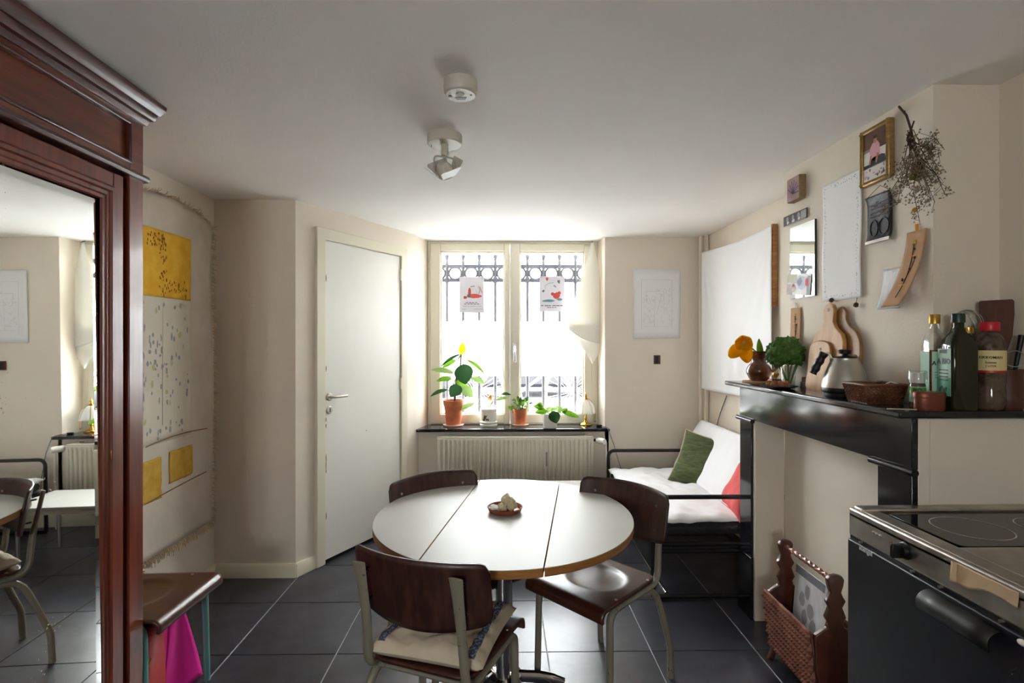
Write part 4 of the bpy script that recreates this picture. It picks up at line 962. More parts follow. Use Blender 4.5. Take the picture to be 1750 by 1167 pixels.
# bags and wooden piece by the green-legged chair
rb = thing('shopping_bag', 'red glossy shopping bag with gold letter under the chair by the wardrobe', 'bag', (-1.5, 2.05, 0), w=True)
def bagm(x0, x1, y0, y1, z1, tp):
    return MB().add([(x0, y0, 0.0), (x1, y0, 0), (x1, y1, 0), (x0, y1, 0), (x0 + tp, y0 + tp * .6, z1), (x1 - tp, y0 + tp * .6, z1), (x1 - tp, y1 - tp * .6, z1), (x0 + tp, y1 - tp * .6, z1)],
                    [(0, 3, 2, 1), (0, 1, 5, 4), (1, 2, 6, 5), (2, 3, 7, 6), (3, 0, 4, 7)])
bagm(-1.6, -1.33, 2.0, 2.12, .4, .012).obj('bag_body', 'redbag', rb, solid=.0015)
text('letters', 'W', .09, (-1.36, 2.0, .262), (1, 0, 0), (0, 0, 1), 'goldprint', rb)
MB().tube(fillet([(-1.52, 2.01, .395), (-1.5, 2.01, .43), (-1.43, 2.01, .43), (-1.41, 2.01, .395)], .03), .003, 6).obj('handle', 'redbag', rb)
pb = thing('tote_bag', 'bright pink cloth bag hanging below the chair by the wardrobe', 'bag', (-1.4, 2.2, 0), w=True)
def pk(u, v):
    z = .44 - .44 * v; hw = .045 + .10 * v; return Vector((-1.35 + .012 * math.sin(v * 3 + u * 5), 2.205 + hw * (2 * u - 1) + .03 * v, z + .001))
def pk2(u, v): p = pk(u, v); return p + Vector((-.05 * math.sin(PI * v) - .012, 0, 0))
MB().grid(pk, 12, 16).grid(pk2, 12, 16).obj('bag_body', 'pinkbag', pb, solid=.0015)
ho = thing('wooden_hanger', 'pale wooden clothes hanger lying on the chair by the wardrobe', 'hanger', (-1.62, 2.2, .46), w=True)
MB().tube([(-1.58, 1.98, .49), (-1.6, 2.08, .525), (-1.6, 2.16, .535), (-1.585, 2.25, .512), (-1.565, 2.33, .484)], [(.012, .006)] * 5, 8).obj('shoulder', 'beigewood', ho)
MB().tube([(-1.58, 1.98, .482), (-1.565, 2.33, .478)], .006, 8).obj('bar', 'beigewood', ho)
MB().tube(fillet([(-1.6, 2.12, .535), (-1.6, 2.12, .57), (-1.6, 2.15, .59), (-1.6, 2.165, .565)], .02), .002, 6).obj('hook', 'brushed', ho)
# ================================================================ ON THE WINDOW SILL
SZ = .748
def leaf(b, B, T, w, N=(0, -1, 0), arch=.0, fold=.25, mi=0, nu=6, nv=12, tipk=1.0):
    B, T, N = Vector(B), Vector(T), Vector(N); d = (T - B); L = d.length; d.normalize(); S = d.cross(N).normalized(); M_ = S.cross(d).normalized()
    def f(u, v):
        a = 2 * u - 1; hw = w * .5 * math.sin(PI * min(1, v ** .85)) ** .75
        return B + d * (L * v) + S * (a * hw) + M_ * (arch * math.sin(PI * v) - fold * abs(a) * hw * -1)
    return b.grid(f, nu, nv, mi)
def pot(t, r0, r1, h, mat, rim=True, c=(0, 0, 0)):
    p = [(0, 0), (r0, 0), (r0 + (r1 - r0) * .8, h * .8)]
    p += [(r1 * .985, h * .8), (r1 * 1.04, h), (r1 * .98, h), (r1 * .94, h * .86), (0, h * .86)] if rim else [(r1, h), (r1 * .95, h), (r1 * .93, h * .9), (0, h * .9)]
    return MB().lathe(p, 32, c).obj('pot', mat, t, sharp=40)
def sx(px, py, y=4.57): return onY(px, py, y)
# 1 rubber plant
c_ = onZ(775, 727, SZ); t1 = thing('rubber_plant', 'tall rubber plant with broad leaves in a large terracotta pot', 'potted plant', (c_.x, c_.y, SZ), w=True)
Y1 = c_.y
o = MB().lathe([(0, 0), (.085, 0), (.09, .012), (.085, .014), (.078, .006), (0, .006)], 32, (c_.x, Y1, SZ)).obj('saucer', 'saucer', t1)
pot(t1, .062, .088, .215, 'terracotta', True, (c_.x, Y1, SZ + .007))
MB().lathe([(0, .19), (.084, .19)], 24, (c_.x, Y1, SZ + .0075)).obj('soil', 'soil', t1)
def c1(x, y): return (720 + x / 5.147, 560 + y / 5.147)
def q1(x, y, dy=0.0): px, py = c1(x, y); return onY(px, py, Y1 + dy)
MB().tube([q1(292, 660), q1(300, 560), q1(312, 440), q1(345, 330), q1(352, 235)], [.01, .009, .008, .007, .006], 8).obj('stem', 'stembrown', t1)
for B, T, w, m_, dy, N in (((350, 240), (363, 128), 66, 'leaflime', 0, (.3, -1, 0)), ((345, 235), (170, 345), 62, 'leafdark', .03, (-.2, -.5, 1)), ((305, 285), (185, 352), 60, 'leafbright', .06, (0, -1, .6)),
                        ((290, 400), (82, 372), 66, 'leafpale', -.03, (0, -.7, .8)), ((372, 318), (388, 498), 168, 'leafdark', -.09, (-.2, -1, .35)), ((395, 280), (562, 412), 56, 'leafbright', -.02, (.4, -.5, .8)),
                        ((270, 452), (132, 470), 60, 'leafbright', -.02, (0, -.7, .7)), ((440, 440), (566, 500), 60, 'leafpale', -.02, (0, -.7, .7)), ((345, 512), (255, 612), 122, 'leafdark', -.10, (-.2, -1, .5)),
                        ((352, 520), (452, 612), 96, 'leafpale', -.07, (.3, -1, .5)), ((232, 545), (78, 606), 54, 'leafdark', -.03, (0, -.6, .9)), ((305, 420), (402, 512), 110, 'leafbright', .03, (.2, -1, .3))):
    b = MB(); s_ = w / 5.147 * Y1 / F; leaf(b, q1(*B, dy * .5), q1(*T, dy), s_, N, .012, .2); lo_ = b.obj('leaf', m_, t1)
    st_ = q1(325, min(640, max(240, B[1] + 40))); MB().tube([st_, q1(*B, dy * .5)], .0042, 6).obj('leaf_stalk', 'stemgreen', lo_)
# 2 white ceramic
c_ = onZ(835, 727, SZ); t2 = thing('striped_plant', 'white ceramic pot with dark floral motif and long striped leaves', 'potted plant', (c_.x, c_.y, SZ), w=True); Y1 = c_.y
MB().lathe([(0, 0), (.076, 0), (.078, .012), (.07, .02), (.078, .028), (.078, .036), (.069, .042), (.069, .125), (.074, .13), (.074, .15), (.068, .152), (.066, .135), (0, .135)], 36, (c_.x, Y1, SZ)).obj('pot', 'whiteceramic', t2, sharp=40)
rr = random.Random(3); sh = []
def cyl_wrap(cx, cy, r):
    def f(v):
        dx = v.x - cx; a = dx / r; return Vector((cx + (r + .0008) * math.sin(a), cy - (r + .0008) * math.cos(a), v.z))
    return f
for k in range(12): sh.append(('motif', blob(-.05 + rr.uniform(0, .055), .055 + rr.uniform(0, .045), .006, .009, 8, .4, rr), 0))
sh += [('motif', line(-.045, .05, -.01, .1, .003), 0), ('motif', line(-.05, .055, .005, .06, .003), 0)]
printed('painted_motif', (c_.x, Y1 - .069, SZ), (1, 0, 0), (0, 0, 1), sh, t2, fn=cyl_wrap(c_.x, Y1, .069))
for pts, m_ in (([(540, 700), (505, 680), (462, 668)], 'stemgreen'), ([(590, 700), (640, 630), (700, 585)], 'stemgreen'), ([(600, 700), (630, 655), (665, 632)], 'stemgreen'), ([(575, 700), (572, 660), (560, 640)], 'orangebud'), ([(610, 700), (620, 660), (640, 625)], 'orangebud'), ([(590, 700), (600, 650), (603, 620)], 'orangebud'), ([(585, 700), (565, 670), (550, 655)], 'stemgreen')):
    MB().tube([q1(*p) for p in pts], .003, 6).obj('leaf_stalk', m_, t2)
for B, T, w, m_, N in (((470, 664), (300, 742), 52, 'leafpale', (0, -.8, .7)), ((695, 588), (792, 592), 38, 'leafdark', (0, -.6, .8)), ((655, 640), (765, 618), 40, 'leafpale', (0, -.7, .7)), ((600, 640), (612, 592), 40, 'orangebud', (0, -1, 0))):
    b = MB(); leaf(b, q1(*B), q1(*T, -.03), w / 5.147 * Y1 / F, N, .01, .2); b.obj('leaf', m_, t2)
# 3 bushy herb
c_ = onZ(889, 726, SZ); t3 = thing('bushy_plant', 'small bushy bright green plant in a terracotta pot on a saucer', 'potted plant', (c_.x, c_.y, SZ), w=True); Y1 = c_.y
MB().lathe([(0, 0), (.072, 0), (.077, .01), (.073, .011), (.066, .005), (0, .005)], 30, (c_.x, Y1, SZ)).obj('saucer', 'saucer', t3)
pot(t3, .047, .065, .135, 'terracotta', True, (c_.x, Y1, SZ + .006)); MB().lathe([(0, .118), (.062, .118)], 24, (c_.x, Y1, SZ + .006)).obj('soil', 'soil', t3)
rr = random.Random(8); top = Vector((c_.x, Y1, SZ + .135))
for k in range(46):
    a = rr.uniform(0, 2 * PI); el = rr.uniform(.1, 1.4); r_ = rr.uniform(.03, .085); B = top + Vector((math.cos(a) * math.cos(el) * r_ * 1.1, math.sin(a) * math.cos(el) * r_ * .8, math.sin(el) * r_ * 1.3 - .01))
    T = B + (B - top).normalized() * rr.uniform(.03, .05) + Vector((0, 0, rr.uniform(-.03, .01))); b = MB(); leaf(b, B, T, rr.uniform(.022, .036), (rr.uniform(-.4, .4), -.6, .8), .004, .2, nu=4, nv=6); b.obj('leaf', rr.choice(['leafbright', 'leafbright', 'leafdark', 'leafpale']), t3)
for k in range(7):
    a = k * .9; MB().tube([top - Vector((0, 0, .02)), top + Vector((math.cos(a) * .05, math.sin(a) * .04, .07))], .0025, 5).obj('stem', 'stemgreen', t3)
b = MB(); leaf(b, q1(800, 700), q1(750, 712, -.05), .03, (0, -.8, .5)); b.obj('leaf', 'leafbright', t3)
# 4 trailing plant
c_ = onZ(940, 730, SZ); t4 = thing('trailing_plant', 'trailing variegated plant in a small plain white pot', 'potted plant', (c_.x, c_.y, SZ), w=True); Y1 = c_.y
pot(t4, .058, .066, .118, 'whiteceramic', False, (c_.x, Y1, SZ)); MB().lathe([(0, .105), (.06, .105)], 24, (c_.x, Y1, SZ)).obj('soil', 'soil', t4)
for B, T, w, m_, dy in (((1150, 735), (1190, 842), 105, 'leafdark', -.08), ((1110, 735), (1000, 745), 62, 'leafbright', -.04), ((1080, 710), (985, 690), 56, 'leafbright', -.02), ((1060, 690), (1020, 665), 50, 'leafbright', 0), ((1235, 735), (1388, 788), 56, 'leafbright', -.04), ((1240, 745), (1290, 712), 46, 'leafbright', -.02), ((1190, 735), (1240, 700), 70, 'leafpale', 0), ((1140, 735), (1100, 705), 60, 'leafpale', .02), ((1170, 740), (1150, 700), 60, 'leafpale', -.02)):
    b = MB(); leaf(b, q1(*B, dy * .6), q1(*T, dy), w / 5.147 * Y1 / F, (0, -.9, .5), .008, .2); lo_ = b.obj('leaf', m_, t4)
    MB().tube([Vector((c_.x, Y1, SZ + .1)), q1(*B, dy * .6)], .0025, 5).obj('leaf_stalk', 'stemgreen', lo_)
# lamp
c_ = onZ(1001, 726, SZ); t5 = thing('touch_lamp', 'small brass table lamp with petal glass shade on the sill', 'lamp', (c_.x, c_.y, SZ), w=True)
P0 = Vector((c_.x, c_.y, SZ))
MB().lathe([(0, 0), (.055, 0), (.056, .008), (.04, .02), (.02, .026), (.012, .04), (.009, .05), (.014, .06), (.008, .07), (.008, .12), (0, .12)], 28, P0).obj('base', 'brass', t5)
for k in range(6):
    def pt_(u, v):
        a = (k + u * .94 + .03) * PI / 3; r_ = .022 + .064 * math.sin(v * 1.35) ** .9; z = .225 - .125 * (v ** 1.5) + .006 * math.cos((u - .5) * PI) * v
        return P0 + Vector((math.cos(a) * r_, math.sin(a) * r_, z))
    MB().grid(pt_, 6, 10).obj('glass_petal', 'petalglass', t5, solid=.0015)
    a = k * PI / 3; MB().tube([P0 + Vector((math.cos(a) * (.022 + .064 * math.sin(v * 1.35) ** .9), math.sin(a) * (.022 + .064 * math.sin(v * 1.35) ** .9), .226 - .125 * v ** 1.5)) for v in [q / 8 for q in range(9)]], .002, 5).obj('rib', 'brass', t5)
MB().lathe([(.026, .222), (.026, .23), (.012, .238), (.008, .252), (.013, .258), (.004, .275), (0, .285)], 20, P0).obj('finial', 'brass', t5)
MB().tube([P0 + Vector((0, 0, .12)), P0 + Vector((0, 0, .225))], .005, 8).obj('stem', 'brass', t5)
for dx in (.07, .083): MB().tube([P0 + Vector((dx, -.02, .105)), P0 + Vector((dx, -.02, .03))], .0022, 6).obj('pull_chain', 'brass', t5)
MB().tube([P0 + Vector((.07, -.02, .03)), P0 + Vector((.083, -.02, .03))], .003, 6).obj('chain_end', 'brass', t5)
c_ = onZ(1024, 729, SZ); ad = thing('power_switch', 'black inline cable switch at the end of the window sill', 'switch', (c_.x, c_.y, SZ), w=True)
MB().box((c_.x - .024, c_.y - .012, SZ), (c_.x + .024, c_.y + .012, SZ + .016)).obj('switch_body', 'blackplastic', ad, bevel=.005)
MB().tube(fillet([(c_.x + .02, c_.y, SZ + .006), (c_.x + .05, 4.46, SZ + .006), (c_.x + .055, 4.424, SZ - .005), (c_.x + .1, 4.42, .62), (c_.x + .17, 4.46, .40), (c_.x + .2, 4.48, .11)], .02), .0028, 6).obj('cord', 'ribbon', ad)
# posters on the panes
def poster(px0, px1, py0, py1, label, shapes):
    a, c_ = onY(px0, py0, 4.724), onY(px1, py1, 4.724); pw, ph = c_.x - a.x, a.z - c_.z
    t = thing('poster', label, 'poster', ((a.x + c_.x) / 2, 4.724, c_.z), w=True, group='posters stuck on the window panes')
    MB().box((a.x, 4.7225, c_.z), (c_.x, 4.7235, a.z)).obj('sheet', 'poster', t)
    printed('print', (a.x, 4.7225, c_.z), (1, 0, 0), (0, 0, 1), [(m_, [(p[0] * pw, p[1] * ph) for p in pl], lv) for m_, pl, lv in shapes], t)
    for x in (a.x + .01, c_.x - .03): MB().box((x, 4.7215, a.z - .012), (x + .02, 4.7224, a.z + .012)).obj('tape', 'clearglass', t)
rr = random.Random(6)
words = lambda v, n, w=.05, h=.012, u0=.2, u1=.8, m_='grey_ink': [(m_, rect(u0 + (u1 - u0) * k / n, v, u0 + (u1 - u0) * (k + rr.uniform(.6, .92)) / n, v + h), 1) for k in range(n)]
poster(785, 827, 473, 534, 'poster with red reclining figure print on the left window pane', [('red_ink', blob(.62, .46, .28, .06, 14, .15, rr), 1), ('red_ink', blob(.42, .56, .06, .13, 12, .15, rr), 1), ('grey_ink', blob(.4, .47, .08, .06, 10, .3, rr), 2), ('grey_ink', line(.45, .72, .62, .74, .02), 2), ('grey_ink', line(.78, .74, .84, .62, .02), 2), ('grey_ink', line(.84, .62, .78, .52, .02), 2), ('red_ink', line(.84, .72, .92, .55, .025), 2), ('red_ink', blob(.25, .42, .08, .04, 10, .3, rr), 1)]
       + words(.265, 4, h=.022, u0=.26, u1=.78) + words(.225, 5, h=.022, u0=.2, u1=.84) + words(.17, 8, h=.008, u0=.14, u1=.92) + words(.09, 3, h=.01, u0=.1, u1=.3) + words(.09, 4, h=.01, u0=.6, u1=.92))
poster(922, 965, 472, 532, 'poster with red heart and teal wave print on the right window pane', [('red_ink', blob(.66, .45, .14, .09, 14, .15, rr), 1), ('red_ink', blob(.52, .5, .07, .05, 10, .2, rr), 1), ('red_ink', blob(.78, .52, .06, .05, 10, .2, rr), 1), ('teal_ink', blob(.36, .3, .22, .04, 12, .2, rr), 1), ('teal_ink', blob(.8, .34, .12, .035, 12, .2, rr), 1), ('red_ink', blob(.3, .92, .06, .045, 10, .4, rr), 1), ('grey_ink', blob(.76, .84, .06, .045, 10, .4, rr), 1), ('grey_ink', blob(.16, .58, .05, .035, 10, .4, rr), 1), ('grey_ink', line(.56, .74, .66, .69, .03), 1), ('teal_ink', line(.22, .72, .36, .8, .012), 1), ('teal_ink', line(.36, .8, .56, .82, .012), 1), ('teal_ink', line(.22, .72, .24, .62, .012), 1)]
       + words(.15, 6, h=.026, u0=.06, u1=.96) + words(.1, 4, h=.022, u0=.3, u1=.7))
# towel hung on the casement corner
tw = thing('tea_towel', 'cream cloth hanging from the corner of the right casement', 'towel', tuple(onY(1010, 620, 4.62)), w=True)
def bez(P, t):
    n = len(P) - 1; k = min(n - 1, int(t * n)); f_ = t * n - k; a, c_ = P[k], P[k + 1]; return (a[0] + (c_[0] - a[0]) * f_, a[1] + (c_[1] - a[1]) * f_)
Lf = [(1010, 414), (1004, 440), (997, 464), (990, 490), (983, 517), (976, 544), (971, 562)]; Rt = [(1014, 414), (1020, 440), (1024, 464), (1027, 490), (1029, 520), (1030, 555), (1030.5, 588)]
def twf(u, v):
    a, c_ = bez(Lf, v), bez(Rt, v); px = a[0] + (c_[0] - a[0]) * u; py = a[1] + (c_[1] - a[1]) * u + 6 * v * math.sin(PI * u) * (1 if v > .85 else 0)
    return onY(px, py, 4.655 - .012 * math.sin(u * PI) + .012 * math.sin(u * 7.5 + .6) * v - .02 * v)
MB().grid(twf, 30, 40).obj('front_fold', 'towel', tw, solid=.0015, sharp=80)
fl_ = [(971, 562), (985, 580), (998, 598), (1012, 622)]; fr_ = [(1030.5, 586), (1026, 600), (1020, 610), (1013, 622)]
def twb(u, v):
    a, c_ = bez(fl_, v), bez(fr_, v); px = a[0] + (c_[0] - a[0]) * u; py = a[1] + (c_[1] - a[1]) * u - (14 * (1 - v) if 0 < v < .01 else 0); return onY(px, py, 4.652 + .008 * math.sin(u * 6 + 1))
b = MB().grid(lambda u, v: twb(u, v), 20, 20); b.grid(lambda u, v: onY(972 + 57 * u, 552 + v * (10 + 26 * u), 4.652 + .008 * math.sin(u * 6 + 1)) if True else None, 20, 6)
b.obj('rear_fold', 'towel', tw, solid=.0015, sharp=80)
MB().tube([twf(u, .985) + Vector((0, -.002, 0)) for u in [k / 20 for k in range(21)]], .0025, 6).obj('hem', 'whitecloth', tw)
MB().tube([onY(1012, 412, 4.69), onY(1012, 414, 4.64)], .004, 6).obj('hook', 'blackmetal', tw)
# ================================================================ ON THE MANTEL SHELF
def at(px, y): p = onY(px, 600, y); return Vector((p.x, y, MZ))
# jug with tulip
c_ = at(1297, 2.9)
pl = thing('cork_mat', 'round pale mat under the brown jug on the mantel', 'mat', tuple(c_)); MB().lathe([(0, 0), (.085, 0), (.087, .004), (.085, .007), (0, .007)], 32).obj('disc', 'kraft', pl)
P0 = c_ + Vector((0, 0, .0075))
jg = thing('brown_jug', 'glazed brown earthenware jug holding a tulip at the end of the mantel', 'jug', tuple(P0))
MB().lathe([(0, 0), (.04, 0), (.05, .012), (.064, .04), (.066, .058), (.058, .08), (.042, .098), (.036, .108), (.04, .125), (.048, .155), (.049, .163), (.044, .163), (.035, .12), (.03, .1), (0, .095)], 36).obj('body', 'brownglaze', jg, sharp=60)
MB().tube(fillet([(.045, -.02, .14), (.085, -.04, .125), (.088, -.042, .08), (.058, -.028, .05)], .03), .0075, 10).obj('handle', 'brownglaze', jg)
tl_ = thing('tulip', 'open yellow tulip drooping from the brown jug', 'flower', tuple(P0 + Vector((0, 0, .1))), w=True)
hdp = onY(1271, 588, 2.84); nk = P0 + Vector((-.01, -.005, .16))
MB().tube(fillet([P0 + Vector((.01, 0, .105)), nk, hdp + Vector((.01, .02, .0))], .05), .004, 8).obj('stem', 'stemgreen', tl_)
vd = Vector((-.35, -.85, .1)).normalized()
for k in range(6):
    a = k * PI / 3 + .3; s1_ = vd.cross(Vector((0, 0, 1))).normalized(); s2_ = s1_.cross(vd).normalized(); rd_ = s1_ * math.cos(a) + s2_ * math.sin(a)
    b = MB(); B = hdp - vd * .025; big = .075 if k % 2 else .068
    low = rd_.z < -.3
    def pf(u, v):
        q = 2 * u - 1; hw = .036 * math.sin(PI * min(1, .08 + v * .9)) ** .6; tn = rd_.cross(vd).normalized()
        if low: return B + rd_ * (.1 * v) + vd * (.02 * math.sin(v * PI) - .012 * v) + tn * (q * hw) - vd * (.008 * q * q)
        return B + rd_ * (.046 * math.sin(v * 1.9)) + vd * (.055 * v) + tn * (q * hw) - rd_ * (.014 * q * q)
    b.grid(pf, 8, 12).obj('petal', 'petal', tl_, solid=.0012)
MB().ell(hdp + vd * .004, (.012, .012, .016)).obj('pistil', 'ochre', tl_)
b = MB(); leaf(b, P0 + Vector((.012, 0, .12)), onY(1297, 578, 2.9), .034, (-.6, -1, 0), .006, .3); b.obj('leaf', 'leafbright', tl_)
# kale bunch in a glass
c_ = at(1347, 2.64)
gl = thing('drinking_glass', 'clear drinking glass with kale stalks on the mantel', 'glass', tuple(c_)); MB().lathe([(0, .003), (.028, .003), (.03, 0), (.031, .002), (.037, .1), (.035, .1), (.03, .008), (0, .007)], 28).obj('tumbler', 'clearglass', gl)
kl = thing('kale_bunch', 'bushy dark green curly kale bunch standing in a glass', 'kale', tuple(c_ + Vector((0, 0, .01))), w=True)
rr = random.Random(5); KC = c_ + Vector((-.004, 0, .155))
for k in range(8): MB().tube([c_ + Vector((rr.uniform(-.012, .012), rr.uniform(-.012, .012), .012)), KC + Vector((rr.uniform(-.05, .05), rr.uniform(-.05, .05), -.02))], .004, 6).obj('stalk', 'stemgreen', kl)
for k in range(26):
    a = k * 2.4; zz = 1 - 1.5 * (k + .5) / 26; r_ = math.sqrt(max(0, 1 - zz * zz)); d = Vector((r_ * math.cos(a), r_ * math.sin(a), zz)); C_ = KC + Vector((d.x * .068, d.y * .068, d.z * .052 + .005)); sd_ = k * 3.1
    def kf(u, v):
        aa, bb_ = 2 * PI * u, PI * (v - .5) * .99; e = Vector((math.cos(aa) * math.cos(bb_), math.sin(aa) * math.cos(bb_), math.sin(bb_)))
        q = .029 * (1 + .55 * noise.noise(e * 2.6 + Vector((sd_, 0, 0))) + .5 * abs(noise.noise(e * 6.5 + Vector((0, sd_, 0)))) + .28 * noise.noise(e * 13 + Vector((0, 0, sd_)))); return C_ + e * q
    C_.x = min(C_.x, 1.444)
    MB().grid(kf, 26, 16, cu=True).obj('kale_leaf', 'kale', kl, sharp=180)
# small label card + ornament behind
p_ = at(1326, 2.72); cdk = thing('ornament', 'tiny red stand with a yellow heart between jug and kale', 'ornament', tuple(p_)); MB().box((-.03, -.02, 0), (.03, .02, .03)).obj('stand', 'copper', cdk, bevel=.003); MB().prism([(0, -.016), (.016, .004), (.012, .016), (.0, .009), (-.012, .016), (-.016, .004)], -.004, .004, 0, (0, 0, .047), (1, 0, 0), (0, 0, 1), (0, 1, 0)).obj('heart', 'goldcap', cdk)
# nuts on a plate
c_ = at(1331, 2.5); pt2 = thing('metal_plate', 'small dark metal plate heaped with walnuts on the mantel', 'plate', tuple(c_)); MB().lathe([(0, 0), (.045, 0), (.06, .004), (.082, .012), (.084, .0135), (.06, .0065), (0, .004)], 36).obj('dish', 'plaque', pt2)
for k, (dx, dy) in enumerate(((-.03, -.015), (.0, -.025), (.03, -.01), (-.012, .012), (.018, .018), (-.035, .02), (.04, .015))):
    tag(MB().ell(c_ + Vector((dx, dy, .021)), (.0175, .016, .016), 14, 10, jit=.12, seed=k).obj('walnut', 'nut'), 'whole walnut lying on the metal plate', 'walnut', 'walnuts on the plate')
# wood blocks
c_ = at(1389, 2.56); wb = thing('wooden_box', 'small reddish wooden box beside the tall cutting board', 'box', tuple(c_)); MB().box((-.045, -.03, 0), (.045, .03, .026)).obj('base', 'darkwood', wb, bevel=.002); MB().box((-.04, -.028, .0265), (.04, .028, .05)).obj('lid', 'copper', wb, bevel=.003)
# cutting boards
def board(name, label, outline, y, x0, lean, th, mats, hole=None):
    t = thing(name, label, 'cutting board', (x0, y, MZ), group='cutting boards leaning on the chimney wall'); sh_ = Matrix(((1, 0, lean, 0), (0, 1, 0, 0), (0, 0, 1, 0), (0, 0, 0, 1)))
    MB().prism(outline, 0, th, 0, (0, 0, .001), (0, -1, 0), (0, 0, 1), (1, 0, 0)).xf(sh_).obj('board', mats, t, bevel=.004, seg=3)
    if hole: MB().lathe([(hole[2], 0), (hole[2], .0012), (0, .0012)], 16).xf(sh_ @ Matrix.Translation((-.0006, -hole[0], hole[1])) @ Matrix.Rotation(-PI / 2, 4, 'Y')).obj('hanging_hole', 'blackplastic', t)
def sm(P, n=4):
    out = []; m_ = len(P)
    for i in range(m_):
        a, b_, c_, d = (Vector((*P[(i + k - 1) % m_], 0)) for k in range(4))
        for k in range(n):
            t_ = k / n; q = .5 * ((2 * b_) + (c_ - a) * t_ + (2 * a - 5 * b_ + 4 * c_ - d) * t_ * t_ + (3 * b_ - a - 3 * c_ + d) * t_ ** 3); out.append((q.x, q.y))
    return out
paddle = [(-.108, 0), (.108, 0), (.114, .12), (.112, .225), (.098, .255), (.05, .285), (.034, .31), (.036, .345), (.037, .365), (.024, .387), (0, .393), (-.024, .387), (-.037, .365), (-.036, .345), (-.034, .31), (-.05, .285), (-.098, .255), (-.112, .225), (-.114, .12)]
board('cutting_board', 'tall pale paddle cutting board with round handle', paddle, 2.335, 1.43, .052, .018, 'board', (0, .365, .008))
board('cutting_board', 'darker round shouldered cutting board behind the tall paddle board', sm([(-.1, 0), (.1, 0), (.134, .09), (.136, .2), (.112, .255), (.06, .29), (.036, .32), (.034, .35), (0, .375), (-.034, .35), (-.036, .32), (-.06, .29), (-.112, .255), (-.136, .2), (-.134, .09)]), 2.282, 1.4525, .049, .014, 'boarddark')
board('cutting_board', 'small pale cutting board with rounded top in front of the paddle board', sm([(-.08, 0), (.08, 0), (.082, .1), (.08, .18), (.06, .215), (0, .228), (-.06, .215), (-.08, .18), (-.082, .1)]), 2.365, 1.412, .07, .012, 'board', (.01, .19, .006))
# kettle
c_ = at(1444, 2.13); kt = thing('pour_over_kettle', 'brushed steel pour over kettle with wavy black grip on its base', 'kettle', tuple(c_))
MB().lathe([(0, 0), (.075, 0), (.077, .004), (.077, .016), (.07, .019), (0, .019)], 36).obj('power_base', 'blackplastic', kt)
MB().lathe([(0, .02), (.083, .02), (.085, .024), (.085, .036), (.084, .038)], 40, close=False).obj('foot_ring', 'blackplastic', kt)
MB().lathe([(.084, .038), (.084, .05), (.078, .075), (.068, .105), (.056, .135), (.049, .15), (.049, .156), (.044, .157), (.0, .157)], 44).obj('body', 'brushed', kt, sharp=50)
MB().lathe([(.042, .157), (.04, .162), (.012, .166), (.008, .171), (.022, .176), (.024, .188), (.018, .191), (0, .191)], 28).obj('lid', 'blackplastic', kt)
hl_ = Vector((-.84, .543, 0)); sp_ = Vector((.92, .39, 0))
MB().tube(fillet([hl_ * .045 + Vector((0, 0, .15)), hl_ * .056 + Vector((0, 0, .178)), hl_ * .085 + Vector((0, 0, .17)), hl_ * .1 + Vector((0, 0, .14))], .02), .005, 8).obj('handle_arm', 'brushed', kt)
MB().tube([hl_ * (.072 + .042 * q) + Vector((0, 0, .178 - .088 * q)) for q in [k / 14 for k in range(15)]], [.0155 + .002 * math.sin(k * 1.35) for k in range(15)], 14).obj('grip', 'blackgrip', kt)
MB().tube([hl_ * .044 + Vector((0, 0, .14)), hl_ * .054 + Vector((0, 0, .132)), hl_ * .054 + Vector((0, 0, .112)), hl_ * .06 + Vector((0, 0, .105))], .003, 6).obj('handle_bracket', 'brushed', kt)
MB().tube(fillet([sp_ * .068 + Vector((0, 0, .06)), sp_ * .1 + Vector((0, 0, .075)), sp_ * .085 + Vector((0, 0, .13)), sp_ * .068 + Vector((0, 0, .155)), sp_ * .06 + Vector((0, 0, .166))], .03), [.011] * 8 + [.0085] * 13, 10).obj('spout', 'brushed', kt)
# wicker tray
t0, t1y, u0, u1 = 1.298, 1.448, 1.872, 2.002
wk = thing('wicker_tray', 'rectangular brown wicker tray basket on the mantel', 'basket', ((t0 + t1y) / 2, (u0 + u1) / 2, MZ), w=True)
def wall_pt(s, u, z):   # s: side index
    k = (z / .062) * .012; x0, x1, y0, y1 = t0 + .012 - k, t1y - .012 + k, u0 + .012 - k, u1 - .012 + k
    P = [(x0, y0), (x1, y0), (x1, y1), (x0, y1)]; a, b_ = P[s], P[(s + 1) % 4]; return Vector((a[0] + (b_[0] - a[0]) * u, a[1] + (b_[1] - a[1]) * u, MZ + .003 + z))
outn = [(0, -1, 0), (1, 0, 0), (0, 1, 0), (-1, 0, 0)]
for s in range(4):
    o = MB().add([wall_pt(s, 0, 0), wall_pt(s, 1, 0), wall_pt(s, 1, .062), wall_pt(s, 0, .062)], [(0, 1, 2, 3)]).obj('side', 'rattan', wk, solid=.003)
    b = MB(); nu_, nz_ = 18 if s % 2 == 0 else 15, 7; nv_ = Vector(outn[s])
    for i in range(nz_):
        for j in range(nu_):
            z = .062 * (i + .5) / nz_; hu, hz = .5 / nu_, .031 / nz_; sg = 1 if (i // 2 + j) % 2 else -1; u = (j + .5) / nu_
            b.add([wall_pt(s, min(1, max(0, u + du)), z + dz * sg) + nv_ * h_ for du, dz, h_ in ((-hu, -hz * 1.6, .001), (hu, hz * .4, .001), (hu, hz * 1.6, .001), (-hu, -hz * .4, .001), (0, 0, .0075))], [(0, 1, 4), (1, 2, 4), (2, 3, 4), (3, 0, 4)])
    stuff(b.obj('weave', 'rattan', o, sharp=15))
